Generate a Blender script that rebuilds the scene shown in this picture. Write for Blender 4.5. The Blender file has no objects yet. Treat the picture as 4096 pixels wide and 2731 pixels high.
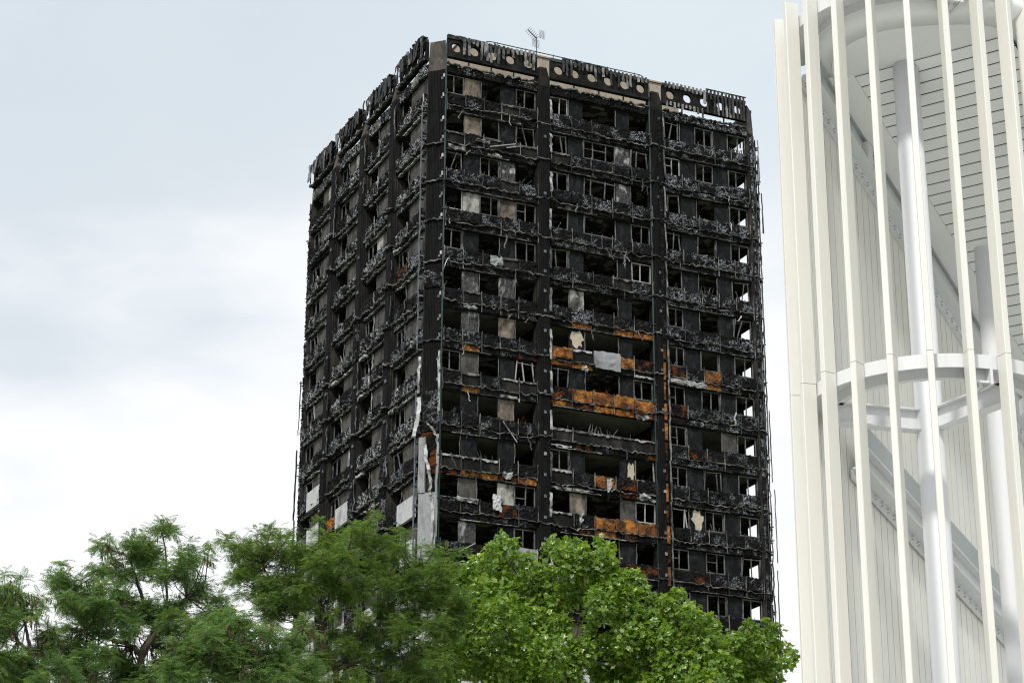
import bpy, math, random
import numpy as np
from mathutils import Matrix, Vector

rnd = random.Random(7)
sc = bpy.context.scene
col = sc.collection
R = math.radians

# ------------------------------------------------------------------ camera
CAM_Z = 1.7
F_PX, PITCH, ROLL = 8572.7, R(20.64), R(0.282)
cp, sp, cr, sr = math.cos(PITCH), math.sin(PITCH), math.cos(ROLL), math.sin(ROLL)
fwd = Vector((0, cp, sp)); up0 = Vector((0, -sp, cp)); ex = Vector((1, 0, 0))
c_right = ex * cr + up0 * sr
c_up = ex * -sr + up0 * cr
cam_d = bpy.data.cameras.new("camera")
cam = bpy.data.objects.new("camera", cam_d)
col.objects.link(cam)
m3 = Matrix((c_right, c_up, -fwd)).transposed()
cam.matrix_world = Matrix.Translation((0, 0, CAM_Z)) @ m3.to_4x4()
cam_d.sensor_width = 36.0
cam_d.lens = 36.0 * F_PX / 4096.0
cam_d.clip_start = 0.5
cam_d.clip_end = 6000
sc.camera = cam

# ------------------------------------------------------------------ sky, sun, exposure
SUN_DIR = Vector((-0.29, -0.70, 0.75)).normalized()      # towards the sun
sun_el = math.asin(SUN_DIR.z)
sun_az = math.atan2(SUN_DIR.x, SUN_DIR.y)
world = bpy.data.worlds.new("World")
sc.world = world
world.use_nodes = True
nt = world.node_tree
nt.nodes.clear()


def N(tree, t, **kw):
    n = tree.nodes.new(t)
    for k, v in kw.items():
        if k.startswith('i_'):
            n.inputs[k[2:]].default_value = v
        else:
            setattr(n, k, v)
    return n


def ramp(tree, fac, stops, interp='LINEAR'):
    n = tree.nodes.new('ShaderNodeValToRGB')
    n.color_ramp.interpolation = interp
    e = n.color_ramp.elements
    while len(e) > 1:
        e.remove(e[0])
    for i, (p, c) in enumerate(stops):
        if isinstance(c, (int, float)):
            c = (c, c, c)
        x = e[0] if i == 0 else e.new(p)
        x.position = p
        x.color = (*c[:3], 1)
    tree.links.new(fac, n.inputs[0])
    return n.outputs[0]


def mixc(tree, fac, a, b, mode='MIX'):
    n = tree.nodes.new('ShaderNodeMix')
    n.data_type = 'RGBA'
    n.blend_type = mode
    for s, v in ((0, fac), (6, a), (7, b)):
        if hasattr(v, 'links'):
            tree.links.new(v, n.inputs[s])
        elif s == 0:
            n.inputs[0].default_value = v
        else:
            n.inputs[s].default_value = (*v[:3], 1)
    return n.outputs[2]


def mathn(tree, op, a, b=0.0, clamp=False):
    n = tree.nodes.new('ShaderNodeMath')
    n.operation = op
    n.use_clamp = clamp
    for i, v in enumerate((a, b)):
        if hasattr(v, 'links'):
            tree.links.new(v, n.inputs[i])
        else:
            n.inputs[i].default_value = v
    return n.outputs[0]


sky = N(nt, 'ShaderNodeTexSky', sky_type='NISHITA', sun_disc=False)
sky.sun_elevation = sun_el
sky.sun_rotation = sun_az
sky.air_density = 1.2
sky.dust_density = 2.0
tc = N(nt, 'ShaderNodeTexCoord')
sep = N(nt, 'ShaderNodeSeparateXYZ')
nt.links.new(tc.outputs['Generated'], sep.inputs[0])
mp = N(nt, 'ShaderNodeMapping')
mp.inputs['Scale'].default_value = (1, 1, 2.4)
mp.inputs['Location'].default_value = (0.55, 0.0, 0.2)
nt.links.new(tc.outputs['Generated'], mp.inputs[0])
n1 = N(nt, 'ShaderNodeTexNoise', i_Scale=4.2, i_Detail=5.0, i_Roughness=0.48)
n2 = N(nt, 'ShaderNodeTexNoise', i_Scale=13.0, i_Detail=6.0, i_Roughness=0.5)
for n in (n1, n2):
    nt.links.new(mp.outputs[0], n.inputs['Vector'])
# the veil thickens and brightens towards the horizon, thinner and greyer overhead
hz = mathn(nt, 'ADD', sep.outputs[2], mathn(nt, 'MULTIPLY', mathn(nt, 'SUBTRACT', n1.outputs[0], 0.5), 0.26))
hz = mathn(nt, 'ADD', hz, mathn(nt, 'MULTIPLY', mathn(nt, 'SUBTRACT', n2.outputs[0], 0.5), 0.03))
wht = N(nt, 'ShaderNodeMapRange')
wht.inputs['From Min'].default_value = -0.22
wht.inputs['From Max'].default_value = -0.06
wht.inputs['To Max'].default_value = 0.04
nt.links.new(sep.outputs[0], wht.inputs['Value'])
hz = mathn(nt, 'SUBTRACT', hz, wht.outputs[0])
cloud = ramp(nt, hz, [(0.0, (0.96, 0.97, 0.99)), (0.26, (1.0, 1.0, 1.0)), (0.325, (0.98, 0.99, 1.0)),
                      (0.375, (0.80, 0.845, 0.88)), (0.43, (0.72, 0.79, 0.84)), (0.53, (0.785, 0.845, 0.885)),
                      (0.8, (0.78, 0.83, 0.87)), (1.0, (0.8, 0.84, 0.87))])
cloud = mixc(nt, mathn(nt, 'MULTIPLY', ramp(nt, n2.outputs[0], [(0.52, 0.0), (0.68, 1.0)]), 0.40), cloud,
             (0.80, 0.85, 0.90))
bank = mathn(nt, 'MULTIPLY', ramp(nt, mathn(nt, 'ADD', sep.outputs[0], mathn(nt, 'MULTIPLY', n1.outputs[0], 0.3)), [(0.0, 0.45), (0.22, 0.0)]),
             ramp(nt, hz, [(0.34, 0.0), (0.385, 1.0), (0.46, 0.9), (0.53, 0.25)]))
cloud = mixc(nt, bank, cloud, (0.60, 0.67, 0.725))
skyc = mixc(nt, 1.0, sky.outputs[0], (0.10, 0.10, 0.10), 'MULTIPLY')
allc = mixc(nt, 0.90, skyc, cloud)
bg = N(nt, 'ShaderNodeBackground')
bg.inputs[1].default_value = 1.0
nt.links.new(allc, bg.inputs[0])
out = N(nt, 'ShaderNodeOutputWorld')
nt.links.new(bg.outputs[0], out.inputs[0])

sl = bpy.data.lights.new("sun", 'SUN')
sl.energy = 2.55
sl.angle = R(4.0)
sl.color = (1.0, 0.965, 0.90)
sun = bpy.data.objects.new("sun", sl)
col.objects.link(sun)
sun.rotation_euler = SUN_DIR.to_track_quat('Z', 'Y').to_euler()

sc.view_settings.view_transform = 'Standard'
sc.view_settings.look = 'None'
sc.view_settings.exposure = 0.15
sc.view_settings.gamma = 1.0
sc.view_settings.use_curve_mapping = False
sc.render.engine = 'CYCLES'
sc.cycles.filter_width = 1.15
sc.cycles.use_denoising = True
sc.cycles.denoising_prefilter = 'NONE'
sc.cycles.max_bounces = 6
sc.cycles.transparent_max_bounces = 8


def ray(px, py):
    """direction of a photograph pixel (4096 x 2731)"""
    d = fwd + c_right * ((px - 2048) / F_PX) + c_up * ((1365.5 - py) / F_PX)
    return d


def at(px, py, dist):
    """world point seen there at a given horizontal distance"""
    d = ray(px, py)
    h = math.hypot(d.x, d.y)
    return Vector((0, 0, CAM_Z)) + d * (dist / h)


def tan_el(px, py):
    d = ray(px, py)
    return d.z / math.hypot(d.x, d.y)


# ------------------------------------------------------------------ helpers
class MB:
    def __init__(s):
        s.v = []
        s.f = []

    def add(s, vs, fs):
        b = len(s.v)
        s.v += [tuple(p) for p in vs]
        s.f += [tuple(b + i for i in q) for q in fs]

    def hexa(s, p):
        s.add(p, [(0, 3, 2, 1), (4, 5, 6, 7), (0, 1, 5, 4), (1, 2, 6, 5), (2, 3, 7, 6), (3, 0, 4, 7)])

    def box(s, F, s0, s1, n0, n1, z0, z1):
        s.hexa([F(s0, n0, z0), F(s1, n0, z0), F(s1, n1, z0), F(s0, n1, z0),
                F(s0, n0, z1), F(s1, n0, z1), F(s1, n1, z1), F(s0, n1, z1)])

    def bar(s, a, b, w, t, side):
        a, b = Vector(a), Vector(b)
        d = (b - a).normalized()
        sd = Vector(side)
        sd = (sd - d * sd.dot(d))
        sd = sd.normalized() if sd.length > 1e-6 else d.orthogonal().normalized()
        o = d.cross(sd) * (t / 2)
        q = sd * (w / 2)
        s.hexa([a - q - o, a + q - o, a + q + o, a - q + o, b - q - o, b + q - o, b + q + o, b - q + o])

    def tube(s, pts, rads, k=6):
        pts = [Vector(p) for p in pts]
        b = len(s.v)
        pd = None
        for i, p in enumerate(pts):
            d = (pts[min(i + 1, len(pts) - 1)] - pts[max(i - 1, 0)])
            d = d.normalized() if d.length > 1e-9 else Vector((0, 0, 1))
            if pd is None:
                u = d.orthogonal().normalized()
            else:
                u = (u - d * u.dot(d))
                u = u.normalized() if u.length > 1e-6 else d.orthogonal().normalized()
            pd = d
            w = d.cross(u)
            for j in range(k):
                a = 2 * math.pi * j / k
                s.v.append(tuple(p + (u * math.cos(a) + w * math.sin(a)) * rads[i]))
        for i in range(len(pts) - 1):
            for j in range(k):
                j2 = (j + 1) % k
                s.f.append((b + i * k + j, b + i * k + j2, b + (i + 1) * k + j2, b + (i + 1) * k + j))
        s.f.append(tuple(b + j for j in range(k))[::-1])
        s.f.append(tuple(b + (len(pts) - 1) * k + j for j in range(k)))

    def prism(s, poly, z0, z1):
        """poly: list of (x, y)"""
        n = len(poly)
        b = len(s.v)
        s.v += [(x, y, z0) for x, y in poly] + [(x, y, z1) for x, y in poly]
        for i in range(n):
            j = (i + 1) % n
            s.f.append((b + i, b + j, b + n + j, b + n + i))
        s.f.append(tuple(range(b + n - 1, b - 1, -1)))
        s.f.append(tuple(range(b + n, b + 2 * n)))

    def build(s, name, mat, parent=None, smooth=False, **props):
        me = bpy.data.meshes.new(name)
        me.from_pydata(s.v, [], s.f)
        if mat:
            me.materials.append(mat)
        if smooth:
            me.polygons.foreach_set('use_smooth', [True] * len(me.polygons))
        o = bpy.data.objects.new(name, me)
        col.objects.link(o)
        if parent:
            o.parent = parent
        for k, v in props.items():
            o[k] = v
        return o


def thing(name, label, cat, loc=(0, 0, 0), rz=0, group=None):
    o = bpy.data.objects.new(name, None)
    o.empty_display_size = 0.3
    col.objects.link(o)
    o.location = loc
    o.rotation_euler = (0, 0, rz)
    o['label'] = label
    o['category'] = cat
    if group:
        o['group'] = group
    return o


# ------------------------------------------------------------------ materials
def mat(name):
    m = bpy.data.materials.new(name)
    m.use_nodes = True
    t = m.node_tree
    t.nodes.clear()
    o = t.nodes.new('ShaderNodeOutputMaterial')
    b = t.nodes.new('ShaderNodeBsdfPrincipled')
    t.links.new(b.outputs[0], o.inputs[0])
    return m, t, b, o


def coords(t, scale=(1, 1, 1), kind='Object'):
    c = t.nodes.new('ShaderNodeTexCoord')
    mp_ = t.nodes.new('ShaderNodeMapping')
    mp_.inputs['Scale'].default_value = scale
    t.links.new(c.outputs[kind], mp_.inputs[0])
    return mp_.outputs[0]


def noise(t, vec, scale, detail=4.0, rough=0.55, dist=0.0):
    n = t.nodes.new('ShaderNodeTexNoise')
    n.inputs['Scale'].default_value = scale
    n.inputs['Detail'].default_value = detail
    n.inputs['Roughness'].default_value = rough
    n.inputs['Distortion'].default_value = dist
    t.links.new(vec, n.inputs['Vector'])
    return n.outputs[0]


def voro(t, vec, scale, feat='DISTANCE_TO_EDGE'):
    n = t.nodes.new('ShaderNodeTexVoronoi')
    n.feature = feat
    n.inputs['Scale'].default_value = scale
    t.links.new(vec, n.inputs['Vector'])
    return n.outputs[0]


def bump(t, b, h, strength=0.5, dist=0.05):
    n = t.nodes.new('ShaderNodeBump')
    n.inputs['Strength'].default_value = strength
    n.inputs['Distance'].default_value = dist
    t.links.new(h, n.inputs['Height'])
    t.links.new(n.outputs[0], b.inputs['Normal'])


def setc(t, b, c):
    if hasattr(c, 'links'):
        t.links.new(c, b.inputs['Base Color'])
    else:
        b.inputs['Base Color'].default_value = (*c, 1)


def char_mat(name, ash, base=(0.0055, 0.0056, 0.0062), ashc=(0.26, 0.272, 0.298), rust=0.0):
    m, t, b, o = mat(name)
    v = coords(t)
    big = noise(t, v, 1.15, 4, 0.6)
    mid = noise(t, v, 3.0, 5, 0.62)
    fine = noise(t, v, 9.0, 4, 0.65)
    crack = voro(t, v, 8.0)
    wv = t.nodes.new('ShaderNodeVectorMath')
    wv.operation = 'ADD'
    wn = t.nodes.new('ShaderNodeTexNoise')
    wn.inputs['Scale'].default_value = 3.0
    t.links.new(v, wn.inputs['Vector'])
    ws = t.nodes.new('ShaderNodeVectorMath')
    ws.operation = 'SCALE'
    ws.inputs['Scale'].default_value = 0.25
    t.links.new(wn.outputs['Color'], ws.inputs[0])
    t.links.new(v, wv.inputs[0])
    t.links.new(ws.outputs[0], wv.inputs[1])
    blob = voro(t, wv.outputs[0], 2.6, 'F1')
    c = mixc(t, ramp(t, mid, [(0.4, 0.0), (0.72, 1.0)]), base, (0.0165, 0.016, 0.0158))
    if rust:
        c = mixc(t, mathn(t, 'MULTIPLY', ramp(t, noise(t, v, 1.9, 4), [(0.50, 0.0), (0.58, 1.0)]), rust), c,
                 (0.13, 0.040, 0.010))
    cl = ramp(t, big, [(0.40 + 0.22 * (1 - ash), 0.0), (0.54 + 0.22 * (1 - ash), 1.0)])
    bl = ramp(t, blob, [(0.34, 0.0), (0.44, 1.0)])
    fl = ramp(t, fine, [(0.45, 0.0), (0.55, 1.0)])
    ck = ramp(t, crack, [(0.03, 0.0), (0.09, 1.0)])
    mask = mathn(t, 'MULTIPLY', mathn(t, 'MULTIPLY', cl, mathn(t, 'MULTIPLY', fl, bl)), ck)
    c = mixc(t, mathn(t, 'MULTIPLY', mask, min(1.0, 0.6 + 0.4 * ash)), c, ashc)
    setc(t, b, c)
    b.inputs['Roughness'].default_value = 0.85
    b.inputs['Specular IOR Level'].default_value = 0.10
    h = mathn(t, 'ADD', mathn(t, 'MULTIPLY', ck, 0.5), mathn(t, 'ADD', mid, mathn(t, 'MULTIPLY', fine, 0.5)))
    bump(t, b, h, 0.9, 0.06)
    return m


M = {}
M['char'] = char_mat('charred_foam', 0.12)
M['ash1'] = char_mat('charred_foam_some_ash', 0.42)
M['ash2'] = char_mat('charred_foam_ash', 0.72)
M['ash3'] = char_mat('charred_foam_heavy_ash', 1.0, ashc=(0.31, 0.327, 0.36))
M['ash_lit'] = char_mat('charred_foam_sunlit_ash', 1.0, ashc=(0.46, 0.47, 0.50))  # brighter ash copy for the left-hand face, its sunlight put into the colour
M['charrust'] = char_mat('charred_foam_rust', 0.2, rust=0.8)


def stained(name, base, dark=(0.016, 0.016, 0.017), lo=0.45, hi=0.6, scale=0.8, sc3=(1, 1, 0.6), rough=0.8, second=None,
            spec=0.3):
    m, t, b, o = mat(name)
    v = coords(t, sc3)
    a = noise(t, v, scale, 5, 0.6, 0.3)
    fn = noise(t, v, 9, 4)
    c = mixc(t, ramp(t, a, [(lo, 0.0), (hi, 1.0)]), base, dark)
    if second:
        c = mixc(t, ramp(t, noise(t, v, scale * 1.7, 4), [(0.52, 0.0), (0.6, 1.0)]), c, second)
    c = mixc(t, ramp(t, fn, [(0.35, 0.35), (0.65, 0.0)]), c, tuple(x * 0.45 for x in base))
    setc(t, b, c)
    b.inputs['Roughness'].default_value = rough
    b.inputs['Specular IOR Level'].default_value = spec
    bump(t, b, mathn(t, 'ADD', a, fn), 0.3, 0.03)
    return m


M['concrete_soot'] = stained('sooty_concrete', (0.042, 0.039, 0.035), (0.009, 0.009, 0.009), 0.38, 0.55, spec=0.1)
M['concrete_pier'] = stained('scorched_concrete', (0.105, 0.09, 0.078), (0.016, 0.0155, 0.015), 0.38, 0.62, 1.2)
M['panel_dark'] = stained('sooted_panel', (0.014, 0.015, 0.0165), (0.007, 0.007, 0.0078), 0.42, 0.62, 1.4,
                          second=(0.024, 0.025, 0.027), spec=0.1)
M['panel_grey'] = stained('grey_infill_panel', (0.095, 0.088, 0.080), (0.016, 0.0155, 0.015), 0.42, 0.64, 1.2)
M['panel_beige'] = stained('beige_infill_panel', (0.31, 0.25, 0.20), (0.022, 0.020, 0.019), 0.36, 0.60, 1.1)
M['panel_light'] = stained('pale_infill_panel', (0.42, 0.41, 0.385), (0.022, 0.021, 0.021), 0.42, 0.58, 1.3)
M['panel_mott'] = stained('mottled_infill_panel', (0.42, 0.425, 0.42), (0.016, 0.016, 0.017), 0.36, 0.46, 1.5)
M['plaster'] = stained('cream_plaster', (0.52, 0.46, 0.36), (0.2, 0.17, 0.13), 0.52, 0.75, 1.5)
M['orange'] = stained('orange_foam', (0.42, 0.165, 0.026), (0.014, 0.009, 0.007), 0.39, 0.58, 1.6, (1, 1, 1),
                      second=(0.16, 0.045, 0.009))
M['sheet_grey'] = stained('grey_cladding_sheet', (0.30, 0.31, 0.325), (0.07, 0.072, 0.075), 0.52, 0.75, 0.9, (1, 1, 0.4), 0.45)
M['sheet_white'] = stained('white_cladding_sheet', (0.52, 0.53, 0.54), (0.10, 0.10, 0.105), 0.48, 0.78, 0.9, (1, 1, 0.4), 0.5)
M['flash'] = stained('melted_metal_flashing', (0.21, 0.205, 0.195), (0.03, 0.03, 0.031), 0.40, 0.56, 1.6, (1, 1, 1), 0.6)
M['flash_pale'] = stained('pale_metal_flashing', (0.50, 0.50, 0.50), (0.03, 0.03, 0.03), 0.42, 0.60, 1.9, (1, 1, 1), 0.55)
M['frame'] = stained('window_frame_metal', (0.165, 0.165, 0.168), (0.045, 0.045, 0.047), 0.45, 0.6, 1.4, (1, 1, 1), 0.55)
M['frame_pale'] = stained('pale_frame_metal', (0.42, 0.42, 0.42), (0.09, 0.09, 0.09), 0.5, 0.66, 1.4, (1, 1, 1), 0.5)
M['slat'] = stained('burnt_louvre_metal', (0.27, 0.27, 0.262), (0.02, 0.021, 0.022), 0.42, 0.56, 1.8, (1, 1, 0.5), 0.6)
M['slat_dark'] = stained('black_louvre_metal', (0.05, 0.05, 0.051), (0.010, 0.010, 0.011), 0.4, 0.56, 2.2, (1, 1, 0.5), 0.6)
M['rail'] = stained('blackened_steel_rail', (0.06, 0.068, 0.075), (0.018, 0.018, 0.019), 0.42, 0.6, 1.8, (1, 1, 1), 0.55)
M['galv'] = stained('galvanised_bracket', (0.135, 0.16, 0.185), (0.04, 0.04, 0.042), 0.45, 0.65, 2.5, (1, 1, 1), 0.5)
M['pipe'] = stained('green_copper_pipe', (0.028, 0.060, 0.058), (0.02, 0.022, 0.022), 0.45, 0.7, 1.0, (1, 1, 1), 0.6)
M['parapet'] = stained('soot_black_concrete', (0.026, 0.025, 0.024), (0.009, 0.009, 0.0095), 0.36, 0.58, 1.3, (1, 1, 1), 0.85, spec=0.1)
M['plant'] = stained('beige_roof_concrete', (0.43, 0.37, 0.29), (0.22, 0.19, 0.15), 0.45, 0.75, 0.7, (1, 1, 0.4), 0.85)
M['ceil'] = stained('peeled_ceiling', (0.040, 0.037, 0.033), (0.30, 0.28, 0.235), 0.51, 0.57, 1.3, (1, 1, 1), 0.9)
M['ceil_pale'] = stained('grey_concrete_ceiling', (0.26, 0.25, 0.215), (0.08, 0.077, 0.068), 0.45, 0.7, 0.7, (1, 1, 1), 0.9)
M['wallin'] = stained('black_interior_wall', (0.022, 0.021, 0.020), (0.012, 0.012, 0.012), 0.4, 0.7, 0.9, (1, 1, 1), 0.9, spec=0.1)
M['clad_clean'] = stained('pale_unburnt_cladding', (0.50, 0.51, 0.52), (0.36, 0.365, 0.37), 0.5, 0.9, 0.5, (1, 1, 0.3), 0.5)


def casing_mat():
    m, t, b, o = mat('ribbed_black_casing')
    v = coords(t, (1, 1, 0.25))
    a = noise(t, v, 3.0, 5, 0.6)
    c = mixc(t, ramp(t, a, [(0.4, 0.0), (0.68, 1.0)]), (0.0052, 0.0054, 0.0062), (0.0125, 0.0122, 0.0124))
    c = mixc(t, ramp(t, noise(t, coords(t, (1, 1, 0.12)), 9.0, 3), [(0.62, 0.0), (0.72, 0.5)]), c, (0.036, 0.033, 0.031))
    setc(t, b, c)
    b.inputs['Roughness'].default_value = 0.7
    b.inputs['Specular IOR Level'].default_value = 0.08
    bump(t, b, a, 0.3, 0.03)
    return m


M['casing'] = casing_mat()


def paint(name, c, rough=0.4, var=0.06, dirt=0.0):
    m, t, b, o = mat(name)
    v = coords(t, (1, 1, 0.25))
    a = noise(t, v, 1.5, 4)
    k = mixc(t, ramp(t, a, [(0.35, 0.0), (0.7, 1.0)]), c, tuple(x * (1 - var) for x in c))
    if dirt:
        k = mixc(t, mathn(t, 'MULTIPLY', ramp(t, noise(t, coords(t, (6, 6, 0.3)), 2.2, 4), [(0.5, 0.0), (0.75, 1.0)]), dirt), k,
                 tuple(x * 0.62 for x in c))
    setc(t, b, k)
    b.inputs['Roughness'].default_value = rough
    return m


M['fin'] = paint('cream_white_fin_paint', (0.72, 0.71, 0.655), 0.42, 0.06, 0.14)
M['steel'] = paint('white_steel_paint', (0.70, 0.71, 0.72), 0.38, 0.05, 0.25)
M['strip'] = paint('white_cladding_strip_paint', (0.80, 0.795, 0.74), 0.45, 0.05, 0.10)
M['soffit'] = paint('pale_grey_soffit_panel', (0.78, 0.80, 0.785), 0.45, 0.04)
M['column'] = paint('white_column_paint', (0.75, 0.76, 0.775), 0.55, 0.03)
M['stringer'] = paint('grey_white_stringer_paint', (0.70, 0.73, 0.73), 0.42, 0.06, 0.25)
M['edge'] = paint('grey_green_flight_edge_paint', (0.40, 0.44, 0.435), 0.55, 0.05)
M['black'] = paint('black_gap', (0.012, 0.012, 0.012), 0.8)
M['bolt'] = paint('zinc_bolt', (0.45, 0.45, 0.44), 0.4)


def bark(name, c):
    m, t, b, o = mat(name)
    v = coords(t, (1, 1, 0.3))
    a = noise(t, v, 9, 5, 0.65)
    setc(t, b, mixc(t, ramp(t, a, [(0.35, 0.0), (0.7, 1.0)]), c, tuple(x * 0.4 for x in c)))
    b.inputs['Roughness'].default_value = 0.9
    bump(t, b, a, 0.8, 0.03)
    return m


M['bark'] = bark('dark_bark', (0.075, 0.058, 0.042))
M['pod'] = bark('brown_pod', (0.085, 0.045, 0.026))
M['bark_pale'] = bark('grey_bark', (0.12, 0.105, 0.08))


def leaf_mat(name, cols, rough, trans, tcol, odd=None, spec=0.5):
    m, t, b, o = mat(name)
    g = t.nodes.new('ShaderNodeNewGeometry')
    rpi = g.outputs['Random Per Island']
    c = ramp(t, rpi, cols)
    big = noise(t, coords(t), 0.9, 2)
    c = mixc(t, mathn(t, 'MULTIPLY', ramp(t, big, [(0.35, 0.0), (0.65, 1.0)]), 0.35), c, tuple(x for x in tcol))
    setc(t, b, c)
    b.inputs['Roughness'].default_value = rough
    b.inputs['Specular IOR Level'].default_value = spec
    tr = t.nodes.new('ShaderNodeBsdfTranslucent')
    t.links.new(mixc(t, 1.0, c, (1.5, 1.5, 0.7), 'MULTIPLY'), tr.inputs[0])
    mx = t.nodes.new('ShaderNodeMixShader')
    mx.inputs[0].default_value = trans
    t.links.new(b.outputs[0], mx.inputs[1])
    t.links.new(tr.outputs[0], mx.inputs[2])
    t.links.new(mx.outputs[0], o.inputs[0])
    return m


M['leaf_locust'] = leaf_mat('locust_leaf', [(0.0, (0.082, 0.165, 0.072)), (0.45, (0.135, 0.235, 0.088)), (0.8, (0.21, 0.31, 0.095)),
                                            (0.972, (0.17, 0.25, 0.05)), (0.978, (0.15, 0.075, 0.03)), (1.0, (0.12, 0.055, 0.025))],
                            0.40, 0.44, (0.10, 0.195, 0.09))
M['leaf_locust2'] = leaf_mat('fresh_locust_leaf', [(0.0, (0.088, 0.165, 0.05)), (0.5, (0.14, 0.23, 0.06)), (0.9, (0.21, 0.295, 0.07)),
                                                   (0.978, (0.11, 0.165, 0.03)), (0.985, (0.28, 0.22, 0.02)), (1.0, (0.22, 0.15, 0.02))],
                             0.42, 0.44, (0.085, 0.165, 0.062))
M['leaf_plane'] = leaf_mat('plane_leaf', [(0.0, (0.10, 0.20, 0.024)), (0.5, (0.17, 0.29, 0.034)), (0.85, (0.245, 0.36, 0.046)),
                                          (1.0, (0.33, 0.42, 0.065))], 0.28, 0.40, (0.14, 0.245, 0.028), spec=0.8)


def ground_mat():
    m, t, b, o = mat('grass_ground')
    v = coords(t)
    a = noise(t, v, 0.4, 6, 0.6)
    setc(t, b, mixc(t, ramp(t, a, [(0.35, 0.0), (0.65, 1.0)]), (0.06, 0.10, 0.03), (0.10, 0.11, 0.05)))
    b.inputs['Roughness'].default_value = 0.95
    return m


# ------------------------------------------------------------------ ground
g = MB()
S = 3000
g.add([(-S, -S, 0), (S, -S, 0), (S, S, 0), (-S, S, 0)], [(0, 1, 2, 3)])
g.build('ground', ground_mat(), kind='structure')

g = MB()  # unseen pale paving, added to bounce light up under the stair tower
g.add([(-70, -60, 0.004), (80, -60, 0.004), (80, 36, 0.004), (-70, 36, 0.004)], [(0, 1, 2, 3)])
g.build('bounce_pavement', stained('pale_bounce_paving', (0.62, 0.61, 0.58), (0.5, 0.49, 0.47), 0.45, 0.7, 0.3, (1, 1, 1), 0.85), kind='structure')

# ------------------------------------------------------------------ tower block
YAW = R(24.342)
W, WL, CH, H = 21.409, 21.1, 0.855, 2.6
ZT = 62.51 + CAM_Z                     # window head of the top storey
NK = 24
tower = thing('tower_block', 'tall burnt-out tower block, charred black with open windows and scraps of orange foam', 'tower block',
              (-4.171, 118.734, 0), YAW)


def FR(s, n, z): return (s, -n, z)
def FL(s, n, z): return (-CH - n, CH + s, z)
def FS(s, n, z): return (W + CH + n, CH + s, z)
def FB(s, n, z): return (s, WL + 2 * CH + n, z)


BAY_R = [(0.0, 6.18), (7.10, 14.18), (15.15, 21.409)]
bw = (WL - 3 * 0.95) / 4
BAY_L = [(i * (bw + 0.95), i * (bw + 0.95) + bw) for i in range(4)]
VIS = 14                                # storeys built in detail
SILL, LEDGE, FASC = 1.30, 2.12, 2.20    # below each window head


def zh(k): return ZT - k * H


def rough(F, s0, s1, z0, z1, nb, nf, amp=0.05, rag=0.05, nx=None, nz=None, bulge=0.0, tilt=0.0):
    """a broken board: a bumpy front with ragged edges and a back"""
    nx = nx or max(3, int((s1 - s0) / 0.11))
    nz = nz or max(3, int(abs(z1 - z0) / 0.11))
    mb = MB()
    idx = {}
    for j in range(nz + 1):
        for i in range(nx + 1):
            e = (i in (0, nx)) or (j in (0, nz))
            s = s0 + (s1 - s0) * i / nx
            z = z0 + (z1 - z0) * j / nz
            if e:
                s += rnd.uniform(-rag, rag) * (0.6 if i in (0, nx) else 0.2)
                z += rnd.uniform(-rag, rag)
            n = nf + rnd.gauss(0, amp) * (0.5 if e else 1) + bulge * math.sin(math.pi * j / nz) + tilt * (0.5 - j / nz)
            idx[i, j] = len(mb.v)
            mb.v.append(F(s, n, z))
    for j in range(nz):
        for i in range(nx):
            mb.f.append((idx[i, j], idx[i + 1, j], idx[i + 1, j + 1], idx[i, j + 1]))
    rim = [idx[i, 0] for i in range(nx + 1)] + [idx[nx, j] for j in range(1, nz + 1)] + \
          [idx[i, nz] for i in range(nx - 1, -1, -1)] + [idx[0, j] for j in range(nz - 1, 0, -1)]
    rs = []
    for r_ in rim:
        rs.append(len(mb.v))
    # back rim
    def inv(p):
        return p
    b0 = len(mb.v)
    order = [(i, 0) for i in range(nx + 1)] + [(nx, j) for j in range(1, nz + 1)] + \
            [(i, nz) for i in range(nx - 1, -1, -1)] + [(0, j) for j in range(nz - 1, 0, -1)]
    for (i, j) in order:
        mb.v.append(F(s0 + (s1 - s0) * i / nx, nb, z0 + (z1 - z0) * j / nz))
    n_ = len(order)
    for q in range(n_):
        q2 = (q + 1) % n_
        mb.f.append((rim[q2], rim[q], b0 + q, b0 + q2))
    mb.f.append(tuple(range(b0, b0 + n_)))
    return mb


def crumple(F, s0, s1, z, n0, n1, th=0.06, amp=0.045, sag=0.0, step=0.16):
    """a thin melted metal edge running along the face"""
    mb = MB()
    k = max(2, int((s1 - s0) / step))
    ring = []
    for i in range(k + 1):
        s = s0 + (s1 - s0) * i / k
        dz = rnd.gauss(0, amp) - sag * math.sin(math.pi * i / k)
        dn = rnd.gauss(0, amp * 1.2)
        t = th * rnd.uniform(0.45, 1.5)
        r_ = [F(s, n0, z + dz * 0.5), F(s, n1 + dn, z + dz), F(s, n1 + dn - 0.01, z + dz - t), F(s, n0, z + dz * 0.5 - t * 0.6)]
        ring.append(len(mb.v))
        mb.v += r_
    for i in range(k):
        a, b = ring[i], ring[i + 1]
        for j in range(4):
            j2 = (j + 1) % 4
            mb.f.append((a + j, a + j2, b + j2, b + j))
    mb.f.append((ring[0] + 3, ring[0] + 2, ring[0] + 1, ring[0]))
    mb.f.append((ring[-1], ring[-1] + 1, ring[-1] + 2, ring[-1] + 3))
    return mb


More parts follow.
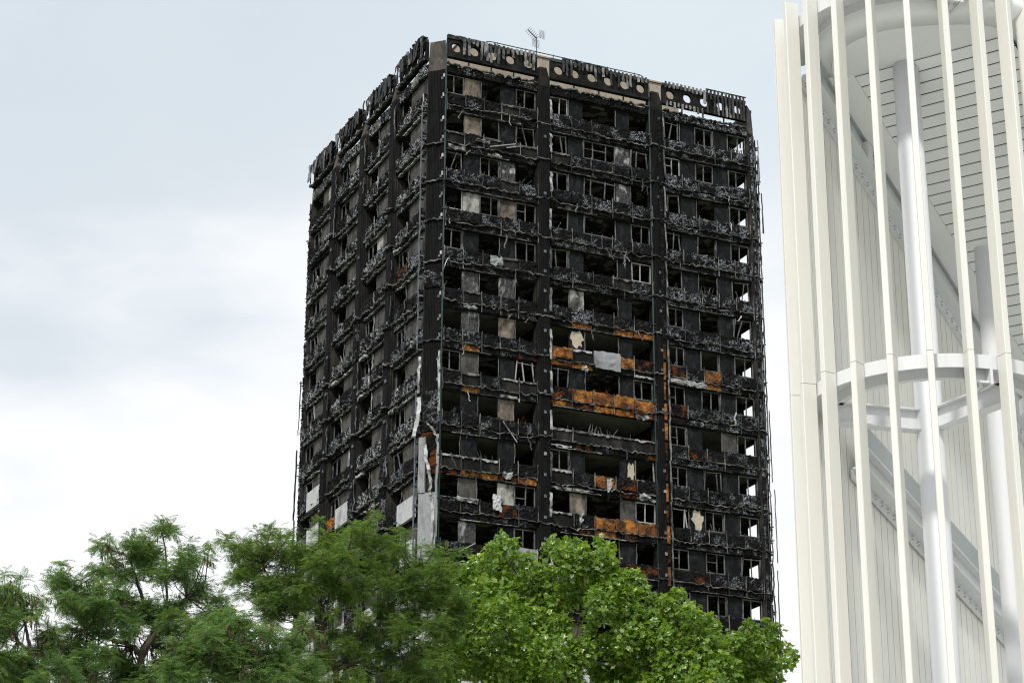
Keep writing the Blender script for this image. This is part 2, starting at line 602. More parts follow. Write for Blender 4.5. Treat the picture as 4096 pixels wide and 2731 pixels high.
def ribbon(F, path, width, th=0.025, wob=0.02, twist=0.25):
    """a bent metal strip; path = [(s, n, z), ...]"""
    mb = MB()
    prev = None
    tw = rnd.uniform(-twist, twist)
    for i, (s, n, z) in enumerate(path):
        w = width * rnd.uniform(0.75, 1.1) / 2
        tw += rnd.uniform(-twist, twist) * 0.5
        ds, dn = w * math.cos(tw), w * math.sin(tw)
        s += rnd.gauss(0, wob)
        n += rnd.gauss(0, wob)
        b = len(mb.v)
        mb.v += [F(s - ds, n - dn, z), F(s + ds, n + dn, z), F(s + ds - dn * th / w, n + dn + th, z), F(s - ds, n - dn + th, z)]
        if prev is not None:
            for j in range(4):
                j2 = (j + 1) % 4
                mb.f.append((prev + j, prev + j2, b + j2, b + j))
        else:
            mb.f.append((b + 3, b + 2, b + 1, b))
        prev = b
    mb.f.append((prev, prev + 1, prev + 2, prev + 3))
    return mb


def vpath(s, n, z0, z1, k=5, ds=0.0, dn=0.0):
    return [(s + ds * i / k, n + dn * (i / k) ** 2, z0 + (z1 - z0) * i / k) for i in range(k + 1)]


def window_frame(F, s0, s1, z0, z1, state, mt, n=-0.10):
    """state: f full, t full with a transom light, b buckled, j jambs only"""
    w = 0.062
    nv = Vector(F(0, 1, 0)) - Vector(F(0, 0, 0))
    g = lambda s, z, dn=0.0: F(s, n + dn, z)
    mb = MB()
    e = w / 2
    s0 += 0.02; s1 -= 0.02
    if state in 'ft':
        j = lambda: rnd.gauss(0, 0.012)
        mb.bar(g(s0 + e, z0), g(s0 + e + j(), z1), w, w, nv)
        mb.bar(g(s1 - e, z0), g(s1 - e + j(), z1), w, w, nv)
        mb.bar(g(s0 + w + 0.005, z0 + e), g(s1 - w - 0.005, z0 + e), w, w, nv)
        mb.bar(g(s0 + w + 0.005, z1 - e), g(s1 - w - 0.005, z1 - e + j()), w, w, nv)
    elif state == 'j':
        mb.bar(g(s0 + e * 0.5, z0 + e), g(s1 - e * 0.5, z0 + e), w, w * 0.9, nv)
        mb.bar(g(s0 + e, z0), g(s0 + e + rnd.gauss(0, 0.05), z1), w, w, nv)
        mb.bar(g(s1 - e, z0), g(s1 - e + rnd.gauss(0, 0.05), z1), w, w, nv)
    else:
        mb.bar(g(s0 + e, z0), g(s0 + e + rnd.uniform(0, 0.14), z1, rnd.uniform(0, .15)), w, w, nv)
        mb.bar(g(s1 - e - 0.05, z0 + 0.05), g(s1 - e - rnd.uniform(0.0, 0.25), z1 - 0.04, rnd.uniform(0, .12)), w, w, nv)
        mb.bar(g(s0 + 0.2, z1 - 0.1), g(s1 - 0.1, z1 - rnd.uniform(0.0, 0.2), 0.06), w * 0.9, w * 0.8, nv)
    fr = mb.build('window_frame', M[mt], tower)
    mid = (s0 + s1) / 2 + rnd.uniform(-0.12, 0.12)
    if s1 - s0 > 1.9:
        mids = [s0 + (s1 - s0) * 0.3, s0 + (s1 - s0) * 0.7]
    else:
        mids = [mid]
    for ms in mids:
        mm = MB()
        if state in 'ft':
            mm.bar(g(ms, z0 + w), g(ms + rnd.gauss(0, 0.02), z1 - w), w * 1.15, w * 0.9, nv)
            if state == 't':
                zt = z0 + (z1 - z0) * rnd.choice((0.4, 0.55))
                mm.bar(g(s0 + w, zt), g(ms - w * 0.6, zt), w * 0.8, w * 0.8, nv)
        elif state == 'b':
            mm.bar(g(ms + rnd.uniform(-0.3, 0.3), z0 + 0.02), g(ms + rnd.uniform(-0.3, 0.3), z1 - 0.05, 0.07), w, w, nv)
        else:
            continue
        mm.build('mullion', M[mt], fr)
    return fr


# ---- slabs, core and partitions (what shows through the open windows)
X0, X1, Y0, Y1 = -CH + 0.05, W + CH - 0.05, 0.05, WL + 2 * CH - 0.05
oct_ = [(0.02, Y0), (W - 0.02, Y0), (W + 0.30, 0.40), (W + 0.30, WL + CH), (W - 0.4, Y1), (0, Y1), (X0, WL + CH), (X0, CH + 0.02)]
for k in range(0, NK):
    mb = MB()
    mb.prism(oct_, zh(k) + 0.13, zh(k) + 0.33)
    mb.build('floor_slab', M['ceil_pale'] if k in (6, 8, 9) else M['ceil'], tower)
mb = MB()
mb.prism([(8.2, 5.2), (14.2, 5.2), (14.2, 16.5), (8.2, 16.5)], 0, ZT + 0.0)
mb.build('core_wall', M['wallin'], tower)
for k in range(0, VIS + 2):
    z0, z1 = zh(k + 1) + 0.335, zh(k) + 0.125
    mb = MB()
    I = lambda a, b, c, d: mb.prism([(a, c), (b, c), (b, d), (a, d)], z0, z1)
    I(6.55, 6.70, 0.0, 8.0)
    I(14.55, 14.70, 0.0, 8.0)
    I(0.1, 6.5, 4.9, 5.05)
    I(14.75, W - 3.3, 4.9, 5.05)
    I(6.75, 14.5, 5.0, 5.15)
    I(17.9, 18.05, 0.55 + 1.0, 4.8)
    for (a, b) in BAY_L[:-1]:
        I(X0 + 0.05, 3.6, CH + b + 0.40, CH + b + 0.55)
    I(3.6, 3.75, 5.1, WL - 3.0)
    I(18.2, 18.35, 5.2, WL - 2.5)
    I(X0 + 3.8, 18.0, WL - 3.4, WL - 3.25)
    mb.build('partition_wall', M['wallin'], tower)

# ---- what stands in each bay of the two faces seen, storey by storey
# window codes per bay: three windows;  panel codes: d dark, g grey, b beige, l pale, m mottled
WIN = {
    (0, 0): 'f-f', (0, 1): '-jb', (0, 2): 'bf-', (0, 3): 'jft', (0, 4): 'f-f', (0, 5): '---', (0, 6): '---', (0, 7): 'f-b',
    (0, 8): '---', (0, 9): '---', (0, 10): 'j-t', (0, 11): '--t', (0, 12): 'j-f', (0, 13): 'f-f',
    (1, 0): 'f--', (1, 1): 'btb', (1, 2): 'fb-', (1, 3): 'jjf', (1, 4): 'b-f', (1, 5): '---', (1, 6): '---', (1, 7): 'b-f',
    (1, 8): 'xxx', (1, 9): 'f-j', (1, 10): '--f', (1, 11): '-j-', (1, 12): 'f-j', (1, 13): 'f-f',
    (2, 0): 'bff', (2, 1): 'tff', (2, 2): 'b-f', (2, 3): 'bjf', (2, 4): 'j-b', (2, 5): 'f-b', (2, 6): 'fjf', (2, 7): 'tff',
    (2, 8): 't-f', (2, 9): 'tbf', (2, 10): 'bff', (2, 11): 'ttb', (2, 12): 'fff', (2, 13): 'f-f'}
PAN = {
    (0, 0): 'bd', (0, 1): 'bd', (0, 2): 'dm', (0, 3): 'lb', (0, 4): 'dd', (0, 5): 'mm', (0, 6): 'mb', (0, 7): 'gd',
    (0, 8): 'db', (0, 9): 'dd', (0, 10): 'gl', (0, 11): 'md', (0, 12): 'dd', (0, 13): 'gl',
    (1, 0): 'dd', (1, 1): 'dm', (1, 2): 'dm', (1, 3): 'dd', (1, 4): 'dd', (1, 5): 'ld', (1, 6): 'dd', (1, 7): 'dd',
    (1, 8): 'xx', (1, 9): 'dd', (1, 10): 'bg', (1, 11): 'dd', (1, 12): 'dd', (1, 13): 'gg',
    (2, 10): 'dd', (2, 8): 'dg'}
TONE = {'d': 'panel_dark', 'g': 'panel_grey', 'b': 'panel_beige', 'l': 'panel_light', 'm': 'panel_mott'}
# spandrel boards, five to a bay; a/s/c ash, some ash, char; o orange, m missing, r rusty, w white sheet, q grey sheet over two
SPA = {
    (0, 0): 'cscms', (0, 1): 'mcmcm', (0, 2): 'ascma', (0, 3): 'scass', (0, 4): 'sscmc', (0, 5): 'cmscc', (0, 6): 'csccs',
    (0, 7): 'cmsmm', (0, 8): 'ccscs', (0, 9): 'mmmcc', (0, 10): 'cccrc', (0, 11): 'sccqq', (0, 12): 'ccccc', (0, 13): 'wwcww',
    (1, 0): 'acssa', (1, 1): 'msscc', (1, 2): 'csass', (1, 3): 'scsss', (1, 4): 'sscms', (1, 5): 'sacsc', (1, 6): 'omqor',
    (1, 7): 'roooo', (1, 8): 'mmmmm', (1, 9): 'mcorc', (1, 10): 'mcooo', (1, 11): 'crrrr', (1, 12): 'rcrcc', (1, 13): 'wwwww',
    (2, 0): 'aaaaa', (2, 1): 'aasaa', (2, 2): 'aaaaa', (2, 3): 'asaaa', (2, 4): 'aaasa', (2, 5): 'asssa', (2, 6): 'rsoss',
    (2, 7): 'rscss', (2, 8): 'srcss', (2, 9): 'scssa', (2, 10): 'csscs', (2, 11): 'crsss', (2, 12): 'rcscs', (2, 13): 'ccscc'}
FAS = {(1, 6): 'ooccm', (1, 7): 'orooo', (1, 5): 'cocoo', (0, 6): 'coccr', (0, 7): 'cocmc', (0, 9): 'rooro', (1, 8): 'mrccr',
       (1, 9): 'mmcrm', (1, 10): 'crorc', (2, 6): 'mmosc', (1, 11): 'rrrcc', (2, 11): 'ccrcc'}
SP_MAT = {'a': 'ash3', 's': 'ash2', 'c': 'ash1', 'o': 'orange', 'r': 'charrust', 'w': 'sheet_white', 'q': 'sheet_grey'}


def splits(b):
    s0, s1 = BAY_R[b]
    w = s1 - s0
    f = (0.205, 0.385, 0.60, 0.775) if b != 1 else (0.185, 0.335, 0.66, 0.805)
    return [s0] + [s0 + w * x for x in f] + [s1]


for k in range(-1, VIS):
    for b in range(3):
        s0, s1 = BAY_R[b]
        z = zh(k)
        sp = splits(b)
        j5 = [s0 + (s1 - s0) * i / 5 for i in range(6)]
        if k >= 0:
            ws = WIN[(b, k)]
            ps = PAN.get((b, k), 'dd')
            for i in range(3):
                if ws[i] in 'fbtj':
                    pale = rnd.random() < (0.22 if b < 2 else 0.08) or (b, k, i) == (1, 10, 2)
                    window_frame(FR, sp[2 * i], sp[2 * i + 1], z - SILL + 0.02, z - 0.03, ws[i], 'frame_pale' if pale else 'frame')
            for i in range(2):
                if ps[i] != 'x':
                    mb = rough(FR, sp[2 * i + 1] + 0.02, sp[2 * i + 2] - 0.02, z - SILL + 0.01, z - 0.02, -0.16, -0.07,
                               0.006, 0.025, 5, 6)
                    mb.build('infill_panel', M[TONE[ps[i]]], tower)
                    # bent channel beside the panel
                    mb = ribbon(FR, vpath(sp[2 * i + 1] + rnd.choice((0, 1.0)) * (sp[2 * i + 2] - sp[2 * i + 1]), -0.03, z - SILL, z - 0.06, 5),
                                0.05, 0.04, 0.012, 0.2)
                    mb.build('window_channel', M['frame'], tower)
            if ws[0] == 'x':
                for q in range(1, 5):
                    mb = MB()
                    mb.bar(FR(j5[q], -0.5, z - SILL + 0.02), FR(j5[q], -0.5, z - SILL + 0.45), 0.04, 0.04, (1, 0, 0))
                    mb.build('post', M['rail'], tower)
        top = z - SILL if k >= 0 else zh(0) + 0.55
        # concrete upstand behind the boards
        mb = MB()
        mb.box(FR, s0 + 0.01, s1 - 0.01, -0.16, 0.0, (zh(k + 1) if k >= 0 else zh(0)) + 0.005, top - 0.01)
        mb.build('upstand', M['concrete_soot'], tower)
        if k >= 0:
            spa = SPA[(b, k)]
            q = 0
            while q < 5:
                c = spa[q]
                e = q + 1
                if c == 'q' and b == 1:
                    e = q + 1
                if c != 'm':
                    if c in 'wq':
                        e2 = j5[e] + (0.42 if (b == 1 and c == 'q') else 0)
                        mb = rough(FR, j5[q] + 0.02, e2 - 0.02, z - LEDGE + (0 if c == 'w' else -0.28), top + 0.02, 0.22, 0.30, 0.01, 0.05, 6, 5, 0.05)
                    else:
                        mb = rough(FR, j5[q] + 0.025, j5[e] - 0.025, z - LEDGE + 0.03, top - 0.02 + rnd.uniform(-0.13, 0.03), 0.002,
                                   rnd.uniform(0.10, 0.24), 0.009 if c in 'o' else 0.024, 0.06)
                    mb.build('spandrel_panel', M[SP_MAT[c]], tower)
                else:
                    mb = crumple(FR, j5[q] + 0.03, j5[e] - 0.03, top - 0.03, 0.0, 0.10, 0.12, 0.012)
                    mb.build('sill_flashing', M['flash_pale' if k > 5 and rnd.random() < .75 else 'flash'], tower)
                q = e
            fas = FAS.get((b, k))
            for q in range(5 if (b == 2 or k < 12) else 0):
                c = fas[q] if fas else rnd.choice('ccssc' if b < 2 else 'ssacs')
                if c == 'm':
                    if k > 5:
                        mb = crumple(FR, j5[q] + 0.03, j5[q + 1] - 0.03, z - H + 0.22, 0.0, 0.12, 0.14, 0.015)
                        mb.build('sill_flashing', M['flash_pale'], tower)
                    continue
                mb = rough(FR, j5[q] + 0.03, j5[q + 1] - 0.03, z - H + rnd.uniform(0.03, 0.09), z - FASC - rnd.uniform(0, 0.03), 0.002,
                           rnd.uniform(0.09, 0.15), 0.018, 0.035)
                mb.build('fascia_panel', M[SP_MAT[c]], tower)
            # rails between the boards
            for q in range(0, 6):
                if rnd.random() < 0.8:
                    lo = z - LEDGE - (0.5 if rnd.random() < 0.35 else 0.05)
                    mb = ribbon(FR, vpath(j5[q] + rnd.uniform(-0.04, 0.04), 0.22, top + rnd.uniform(0.0, 0.12), lo, 4), 0.055, 0.03, 0.012, 0.2)
                    mb.build('panel_rail', M['flash' if rnd.random() < 0.6 else 'rail'], tower)
            # crumpled ledge
            q = s0
            while q < s1 - 0.1:
                e = min(s1, q + rnd.uniform(1.6, 3.4))
                if rnd.random() < 0.9:
                    mb = crumple(FR, q, e, z - LEDGE - rnd.uniform(0, 0.04), 0.0, 0.27, 0.055, 0.042, rnd.choice((0, 0.05, 0.12, -0.05)))
                    mb.build('ledge', M['flash'], tower)
                q = e
            # window head trim, pale where the foam is gone
            if rnd.random() < 0.85:
                a = s0 + rnd.uniform(0, 1.5)
                e = min(s1, a + rnd.uniform(2.0, 5.0))
                mb = crumple(FR, a, e, zh(k + 1) + 0.045, 0.0, 0.17, 0.035, 0.014)
                mb.build('head_trim', M['flash_pale' if (k > 6 and b < 2 and rnd.random() < 0.6) else 'flash'], tower)
        else:
            for q in range(5):
                mb = rough(FR, j5[q] + 0.02, j5[q + 1] - 0.02, ZT + 0.04, ZT + 0.56 + rnd.uniform(-0.1, 0.05), 0.002, rnd.uniform(0.12, 0.2), 0.03, 0.06)
                mb.build('fascia_panel', M[rnd.choice(('ash2', 'char', 'ash1')) if b < 2 else 'ash3'], tower)
            mb = crumple(FR, s0, s1, ZT + 0.64, 0.0, 0.28, 0.07, 0.045, 0.05)
            mb.build('ledge', M['flash'], tower)

# white and pale scraps that hang from the right-hand face: (s, z below head of storey k, k, w, h, material)
for (s, k, dz, w, h, mt) in [(3.55, 10, -1.36, 0.50, 0.85, 'sheet_white'), (1.7, 10, -1.40, 1.3, 0.22, 'flash_pale'),
                             (10.9, 9, -1.95, 0.32, 0.75, 'sheet_white'), (9.3, 6, -2.6, 0.4, 0.25, 'flash_pale'),
                             (13.2, 7, -2.55, 0.8, 0.16, 'flash_pale'),
                             (13.3, 9, -2.30, 0.7, 0.22, 'flash_pale'), (15.9, 6, -2.40, 1.5, 0.28, 'flash_pale'),
                             (17.2, 6, -2.45, 1.1, 0.24, 'sheet_grey'), (9.0, 10, -1.55, 0.18, 0.5, 'flash_pale'),
                             (3.4, 4, -1.75, 0.8, 0.5, 'sheet_grey'), (3.2, 1, -2.55, 0.9, 0.14, 'flash_pale'),
                             (0.6, 1, -2.5, 0.9, 0.16, 'flash_pale'), (2.4, 1, -1.7, 0.9, 0.16, 'flash'),
                             (4.2, 9, -2.2, 0.6, 0.3, 'flash_pale'), (1.7, 5, -2.45, 0.8, 0.16, 'sheet_grey')]:
    mb = rough(FR, s - w / 2, s + w / 2, zh(k) + dz - h / 2, zh(k) + dz + h / 2, 0.25, 0.30, 0.03, 0.13, 5, 6, 0.03)
    mb.build('torn_sheet', M[mt], tower)
# pale plaster still clinging in three of the openings
for (ps_, pz, ra, rb) in ((17.05, zh(10) - 0.66, 0.40, 0.62), (12.55, zh(9) - 0.75, 0.30, 0.52), (8.95, zh(6) - 0.62, 0.42, 0.58)):
    mb = MB()
    pts = []
    for i in range(16):
        a = 2 * math.pi * i / 16
        rr = rnd.uniform(0.55, 1.2)
        pts.append((ps_ + ra * rr * math.cos(a), pz + rb * rr * math.sin(a)))
    nb = len(pts)
    mb.v = [FR(p[0], -0.02, p[1]) for p in pts] + [FR(p[0], -0.065, p[1]) for p in pts]
    mb.f = [tuple(range(nb)), tuple(range(2 * nb - 1, nb - 1, -1))] + [(i, (i + 1) % nb, nb + (i + 1) % nb, nb + i) for i in range(nb)]
    mb.build('plaster_patch', M['plaster'], tower)
for q in range(70):
    b = rnd.choice((0, 0, 1, 1, 2))
    k = rnd.randrange(0, 12)
    s_ = rnd.uniform(*BAY_R[b])
    z_ = zh(k) - rnd.choice((SILL, LEDGE, LEDGE, H - 0.1))
    ln = rnd.uniform(0.25, 0.95)
    ribbon(FR, vpath(s_, 0.27, z_, z_ - ln, 5, rnd.uniform(-0.35, 0.35), 0.06), rnd.uniform(0.03, 0.12), 0.025, 0.03, 0.6).build(
        'hanging_scrap', M[rnd.choice(('flash', 'flash', 'rail', 'flash_pale', 'char'))], tower)
for q in range(26):
    b = rnd.randrange(3)
    k = rnd.randrange(0, 12)
    sp = splits(b)
    i = rnd.choice((0, 2, 4))
    mb = MB()
    for e in range(rnd.randint(3, 7)):
        x = rnd.uniform(sp[i] + 0.2, sp[i + 1] - 0.2)
        y = -rnd.uniform(0.2, 0.6)
        mb.bar(FR(x, y, zh(k) - SILL), FR(x + rnd.uniform(-0.5, 0.5), y + rnd.uniform(-0.1, 0.1), zh(k) - SILL + rnd.uniform(0.15, 0.7)), 0.05, 0.04, (0, 1, 0))
    mb.build('rubble', M[rnd.choice(('frame', 'rail', 'charrust', 'flash'))], tower, kind='stuff')
# blown-out frames leaning from the openings
for (a, b_) in [((2.9, 0.3, zh(1) - 2.0), (4.6, 0.35, zh(1) - 1.5)), ((4.0, 0.3, zh(1) - 1.85), (4.9, 0.35, zh(1) - 1.6)),
                ((3.9, 0.25, zh(8) - 1.5), (4.8, 0.3, zh(8) - 2.7)), ((1.1, 0.3, zh(11) - 2.0), (2.1, 0.5, zh(11) - 1.4))]:
    mb = MB()
    mb.bar(FR(*a), FR(*b_), 0.07, 0.05, (0, 1, 0))
    mb.build('bent_bar', M['frame_pale'], tower)

# ---- columns between the bays and at the corners, with ribbed casings
def rib_profile(F_pts, ribs, depth):
    """zigzag along a polyline of (x, y) points"""
    out_ = []
    for (ax, ay), (bx, by) in zip(F_pts[:-1], F_pts[1:]):
        L = math.hypot(bx - ax, by - ay)
        nx, ny = (by - ay) / L, -(bx - ax) / L
        n = max(2, int(L / ribs))
        for i in range(n):
            for q, d in ((0.0, 0), (0.45, 0), (0.55, depth), (0.9, depth)):
                t_ = (i + q) / n
                out_.append((ax + (bx - ax) * t_ - nx * d * -1, ay + (by - ay) * t_ - ny * d * -1))
    out_.append(F_pts[-1])
    return out_


def column(pts, inner, zlo, zhi, casing_from, casing_to, top, head='concrete_pier', tp=0.68):
    """pts: outer polyline (x,y) seen from outside; inner: closing points; top taper"""
    mb = MB()
    mb.prism([*pts, *inner], zlo, zhi)
    shaft = mb.build('column', M['concrete_soot'], tower)
    mb = MB()
    b = len(mb.v)
    allp = [*pts, *inner]
    cx = sum(p[0] for p in inner) / len(inner)
    cy = sum(p[1] for p in inner) / len(inner)
    n = len(allp)
    mb.v += [(x, y, zhi + 0.001) for x, y in allp] + [(cx + (x - cx) * tp, cy + (y - cy) * tp, top) for x, y in allp]
    for i in range(n):
        j = (i + 1) % n
        mb.f.append((b + i, b + j, b + n + j, b + n + i))
    mb.f.append(tuple(range(b + n, b + 2 * n)))
    mb.build('column_head', M[head], shaft)


def casing(pts, off, k0, k1, gapk):
    """ribbed casing boards on a column, a board a storey"""
    for k in range(k0, k1):
        zt = zh(k) + (0.40 if k == 0 else 0.0) - rnd.uniform(0, 0.05)
        zb = zh(k + 1) + rnd.uniform(0.0, 0.04)
        if (k in gapk):
            continue
        pr = rib_profile(pts, 0.115, off)
        mb = MB()
        n = len(pr)
        mb.v = [(x, y, zb) for x, y in pr] + [(x, y, zt) for x, y in pr]
        cx = sum(p[0] for p in pts) / len(pts)
        mb.f = [(i, i + 1, n + i + 1, n + i) for i in range(n - 1)]
        mb.build('column_casing', M['casing'], tower)


def pier(F, s0, s1, proj, lo=0.0):
    return [F(s0, 0.0, 0)[:2], F(s0 + 0.12, proj, 0)[:2], F(s1 - 0.12, proj, 0)[:2], F(s1, 0.0, 0)[:2]], \
           [F(s1, -0.45, 0)[:2], F(s0, -0.45, 0)[:2]]


def scaled(pts, inner, d):
    """outer polyline pushed d outward from the inner points"""
    cx = sum(p[0] for p in inner) / len(inner); cy = sum(p[1] for p in inner) / len(inner)
    return [(x + (x - cx) / max(1e-6, math.hypot(x - cx, y - cy)) * d, y + (y - cy) / max(1e-6, math.hypot(x - cx, y - cy)) * d) for x, y in pts]


for i in range(2):
    pts, inn = pier(FR, BAY_R[i][1], BAY_R[i + 1][0], 0.30)
    column(pts, inn, 0, ZT + 0.9, 0, 14, ZT + 1.85, 'concrete_soot')
    casing(pier(FR, BAY_R[i][1], BAY_R[i + 1][0], 0.34)[0], -0.028, 0, VIS, ())
for i in range(3):
    pts, inn = pier(FL, BAY_L[i][1], BAY_L[i + 1][0], 0.36)
    column(pts, inn, 0, ZT + 0.5, 0, 14, ZT + 1.75)
    casing(pier(FL, BAY_L[i][1], BAY_L[i + 1][0], 0.42)[0], 0.028, 0, VIS, {0: (9, 10), 1: (5, 9), 2: (5, 8, 10)}[i])
    for k in {0: (9, 10), 1: (5, 9, 12), 2: (5, 8, 10, 11)}[i]:
        a, b_ = BAY_L[i][1] + 0.08, BAY_L[i + 1][0] - 0.08
        mb = rough(FL, a, b_, zh(k + 1) + 0.05, zh(k) - 0.05, 0.30, 0.46, 0.03, 0.04)
        mb.build('column_panel', M[rnd.choice(('ash1', 'ash1', 'ash2'))], tower)
for i in range(3):      # plain columns on the faces turned away
    for F in (FS,):
        pts, inn = pier(F, BAY_L[i][1], BAY_L[i + 1][0], 0.40)
        column(pts, inn, 0, ZT + 0.5, 0, 0, ZT + 2.2)
for i in range(2):
    pts, inn = pier(FB, BAY_R[i][1], BAY_R[i + 1][0], 0.30)
    column(pts, inn, 0, ZT + 0.5, 0, 0, ZT + 2.2)
# corners
near = ([(-CH, CH), (-0.0, -0.0)], [(0.02, 0.45), (-CH + 0.45, CH + 0.02)])
right = ([(W + 0.0, -0.04), (W + 0.17, -0.17), (W + CH + 0.17, CH - 0.17), (W + CH, CH)], [(W + 0.32, CH + 0.02), (W + 0.0, 0.40)])
farl = ([(-CH - 0.14, WL + CH + 0.14), (-0.14, WL + 2 * CH + 0.14)], [(0.02, WL + 2 * CH - 0.4), (-CH + 0.4, WL + CH - 0.02)])
farr = ([(W, WL + 2 * CH), (W + CH, WL + CH)], [(W + CH - 0.4, WL + CH - 0.02), (W - 0.02, WL + 2 * CH - 0.4)])
for pts, inn in (near, right, farl, farr):
    column(pts, inn, 0, ZT + 0.30, 0, 0, ZT + 2.35, 'concrete_pier', 0.86)


def FN(s, n, z):        # near chamfer: s 0..1.2 from the left-hand face to the right-hand face
    q = s / 1.209
    return (-CH + CH * q - n * 0.7071, CH - CH * q - n * 0.7071, z)


def FC(s, n, z):        # right chamfer
    q = s / 1.209
    n += 0.24
    return (W + CH * q + n * 0.7071, CH * q - n * 0.7071, z)


def FW(s, n, z):        # far left chamfer, s from the left-hand face backwards
    q = s / 1.209
    n += 0.20
    return (-CH + CH * q - n * 0.7071, WL + CH + CH * q + n * 0.7071, z)


for k in range(0, VIS):
    zt, zb = zh(k) + (0.25 if k == 0 else -0.01), zh(k + 1) + 0.01
    if k == 5 or k in (8,):
        pass
    if k < 8:
        mb = MB()
        nr = 11
        prof = []
        for i in range(nr):
            for q, d in ((0, 0.05), (0.5, 0.05), (0.6, 0.085), (0.92, 0.085)):
                prof.append((0.06 + (1.209 - 0.12) * (i + q) / nr, d))
        n = len(prof)
        mb.v = [FN(s, d, zb) for s, d in prof] + [FN(s, d, zt) for s, d in prof]
        mb.f = [(i, i + 1, n + i + 1, n + i) for i in range(n - 1)]
        mb.build('column_casing', M['casing'], tower)
    if k in (5,):
        mb = rough(FN, 0.06, 1.15, zh(k) - 1.3, zh(k) - 0.15, 0.09, 0.16, 0.02, 0.03)
        mb.build('column_panel', M['ash2'], tower)
    if k in (8, 9):
        mb = rough(FN, 0.12, 1.15, zb + 0.03, zt - 0.03, 0.003, 0.14, 0.025, 0.03)
        mb.build('column_panel', M['ash2' if k == 8 else 'charrust'], tower)
    # corner brackets down both arrises of the near column
    for q in range(2):
        if k < 9:
            zc = zt - 0.5 - 1.25 * q + rnd.uniform(-0.1, 0.1)
            if rnd.random() < 0.85:
                mb = rough(FN, 1.06, 1.18, zc - 0.11, zc + 0.11, 0.09, 0.14, 0.006, 0.02, 2, 2)
                mb.build('bracket', M['flash_pale'], tower)
                mb = rough(FN, 0.95, 1.08, zc - 0.26, zc - 0.10, 0.09, 0.13, 0.006, 0.02, 2, 2)
                mb.build('bracket', M['galv'], tower)
    # barrier bands across the near column
    if rnd.random() < 0.5:
        mb = crumple(FN, 0.0, 1.2, zh(k) - LEDGE + rnd.uniform(-0.1, 0.1), 0.06, 0.22, 0.07, 0.03)
        mb.build('fire_barrier', M['flash'], tower)
    # right chamfer: ash-grey boards with a pale rail, one set a storey
    for a, b_ in ((0.06, 0.53), (0.66, 1.16)):
        mb = rough(FC, a, b_, zb + 0.03, zt - 0.03, 0.003, 0.13, 0.018, 0.025)
        mb.build('column_panel', M['ash3' if k < 9 else 'ash2'], tower)
    mb = ribbon(FC, vpath(0.60, 0.14, zt, zb, 4), 0.055, 0.03, 0.006, 0.1)
    mb.build('corner_rail', M['flash' if k % 3 else 'flash_pale'], tower)
    mb = crumple(FC, 0.0, 1.2, zh(k) - LEDGE + rnd.uniform(-0.05, 0.05), 0.02, 0.25, 0.06, 0.025)
    mb.build('fire_barrier', M['flash'], tower)

# pale sheets and torn strips at the foot of the near corner
for (s0_, s1_, za, zb, mt) in [(0.02, 1.12, zh(11) - 2.6, zh(10) + 0.1 - 1.2, 'sheet_grey'), (0.02, 1.2, zh(13) - 2.6, zh(11) - 2.63, 'sheet_white')]:
    mb = rough(FN, s0_, s1_, za, zb, 0.05, 0.24, 0.008, 0.015, 8, 10)
    mb.build('cladding_sheet', M[mt], tower)
mb = MB()
mb = rough(FN, 0.0, 0.42, zh(10) - 1.1, zh(9) - 0.35, 0.10, 0.30, 0.012, 0.03, 5, 8)
mb.build('cladding_sheet', M['sheet_grey'], tower)
tears = [([(-0.05, 0.25, zh(7) - 0.5), (-0.1, 0.3, zh(7) - 1.6), (-0.06, 0.3, zh(8) - 0.2)], 0.16, 'flash_pale'),
         ([(0.0, 0.4, zh(8) - 0.5), (0.05, 0.45, zh(8) - 1.3), (-0.1, 0.5, zh(8) - 2.3), (-0.2, 0.55, zh(9) - 0.3)], 0.24, 'sheet_white'),
         ([(0.42, 0.3, zh(9) - 0.8), (0.5, 0.36, zh(9) - 1.7), (0.72, 0.4, zh(9) - 2.4), (0.85, 0.38, zh(10) - 0.7), (0.8, 0.3, zh(10) - 1.3)], 0.2, 'flash_pale'),
         ([(0.0, 0.4, zh(8) - 1.9), (0.5, 0.5, zh(8) - 2.1), (0.95, 0.5, zh(8) - 2.5), (1.15, 0.45, zh(9) - 0.4)], 0.16, 'flash_pale'),
         ([(1.14, 0.12, zh(7) - 0.2), (1.16, 0.13, zh(8) - 0.6), (1.13, 0.13, zh(8) - 2.0)], 0.16, 'flash_pale'),
         ([(1.12, 0.14, zh(9) - 0.2), (1.15, 0.15, zh(9) - 1.6), (1.10, 0.16, zh(10) - 0.9), (1.12, 0.16, zh(11) - 1.2)], 0.2, 'sheet_grey'),
         ([(0.85, 0.28, zh(10) - 1.4), (1.0, 0.3, zh(11) - 0.3), (0.95, 0.3, zh(11) - 1.4), (1.05, 0.28, zh(11) - 2.4)], 0.2, 'flash_pale')]
for path, w, mt in tears:
    pp = []
    for a, b_ in zip(path[:-1], path[1:]):
        for i in range(4):
            pp.append(tuple(a[q] + (b_[q] - a[q]) * i / 4 for q in range(3)))
    pp.append(path[-1])
    ribbon(FN, pp, w, 0.03, 0.02, 0.3).build('torn_strip', M[mt], tower)

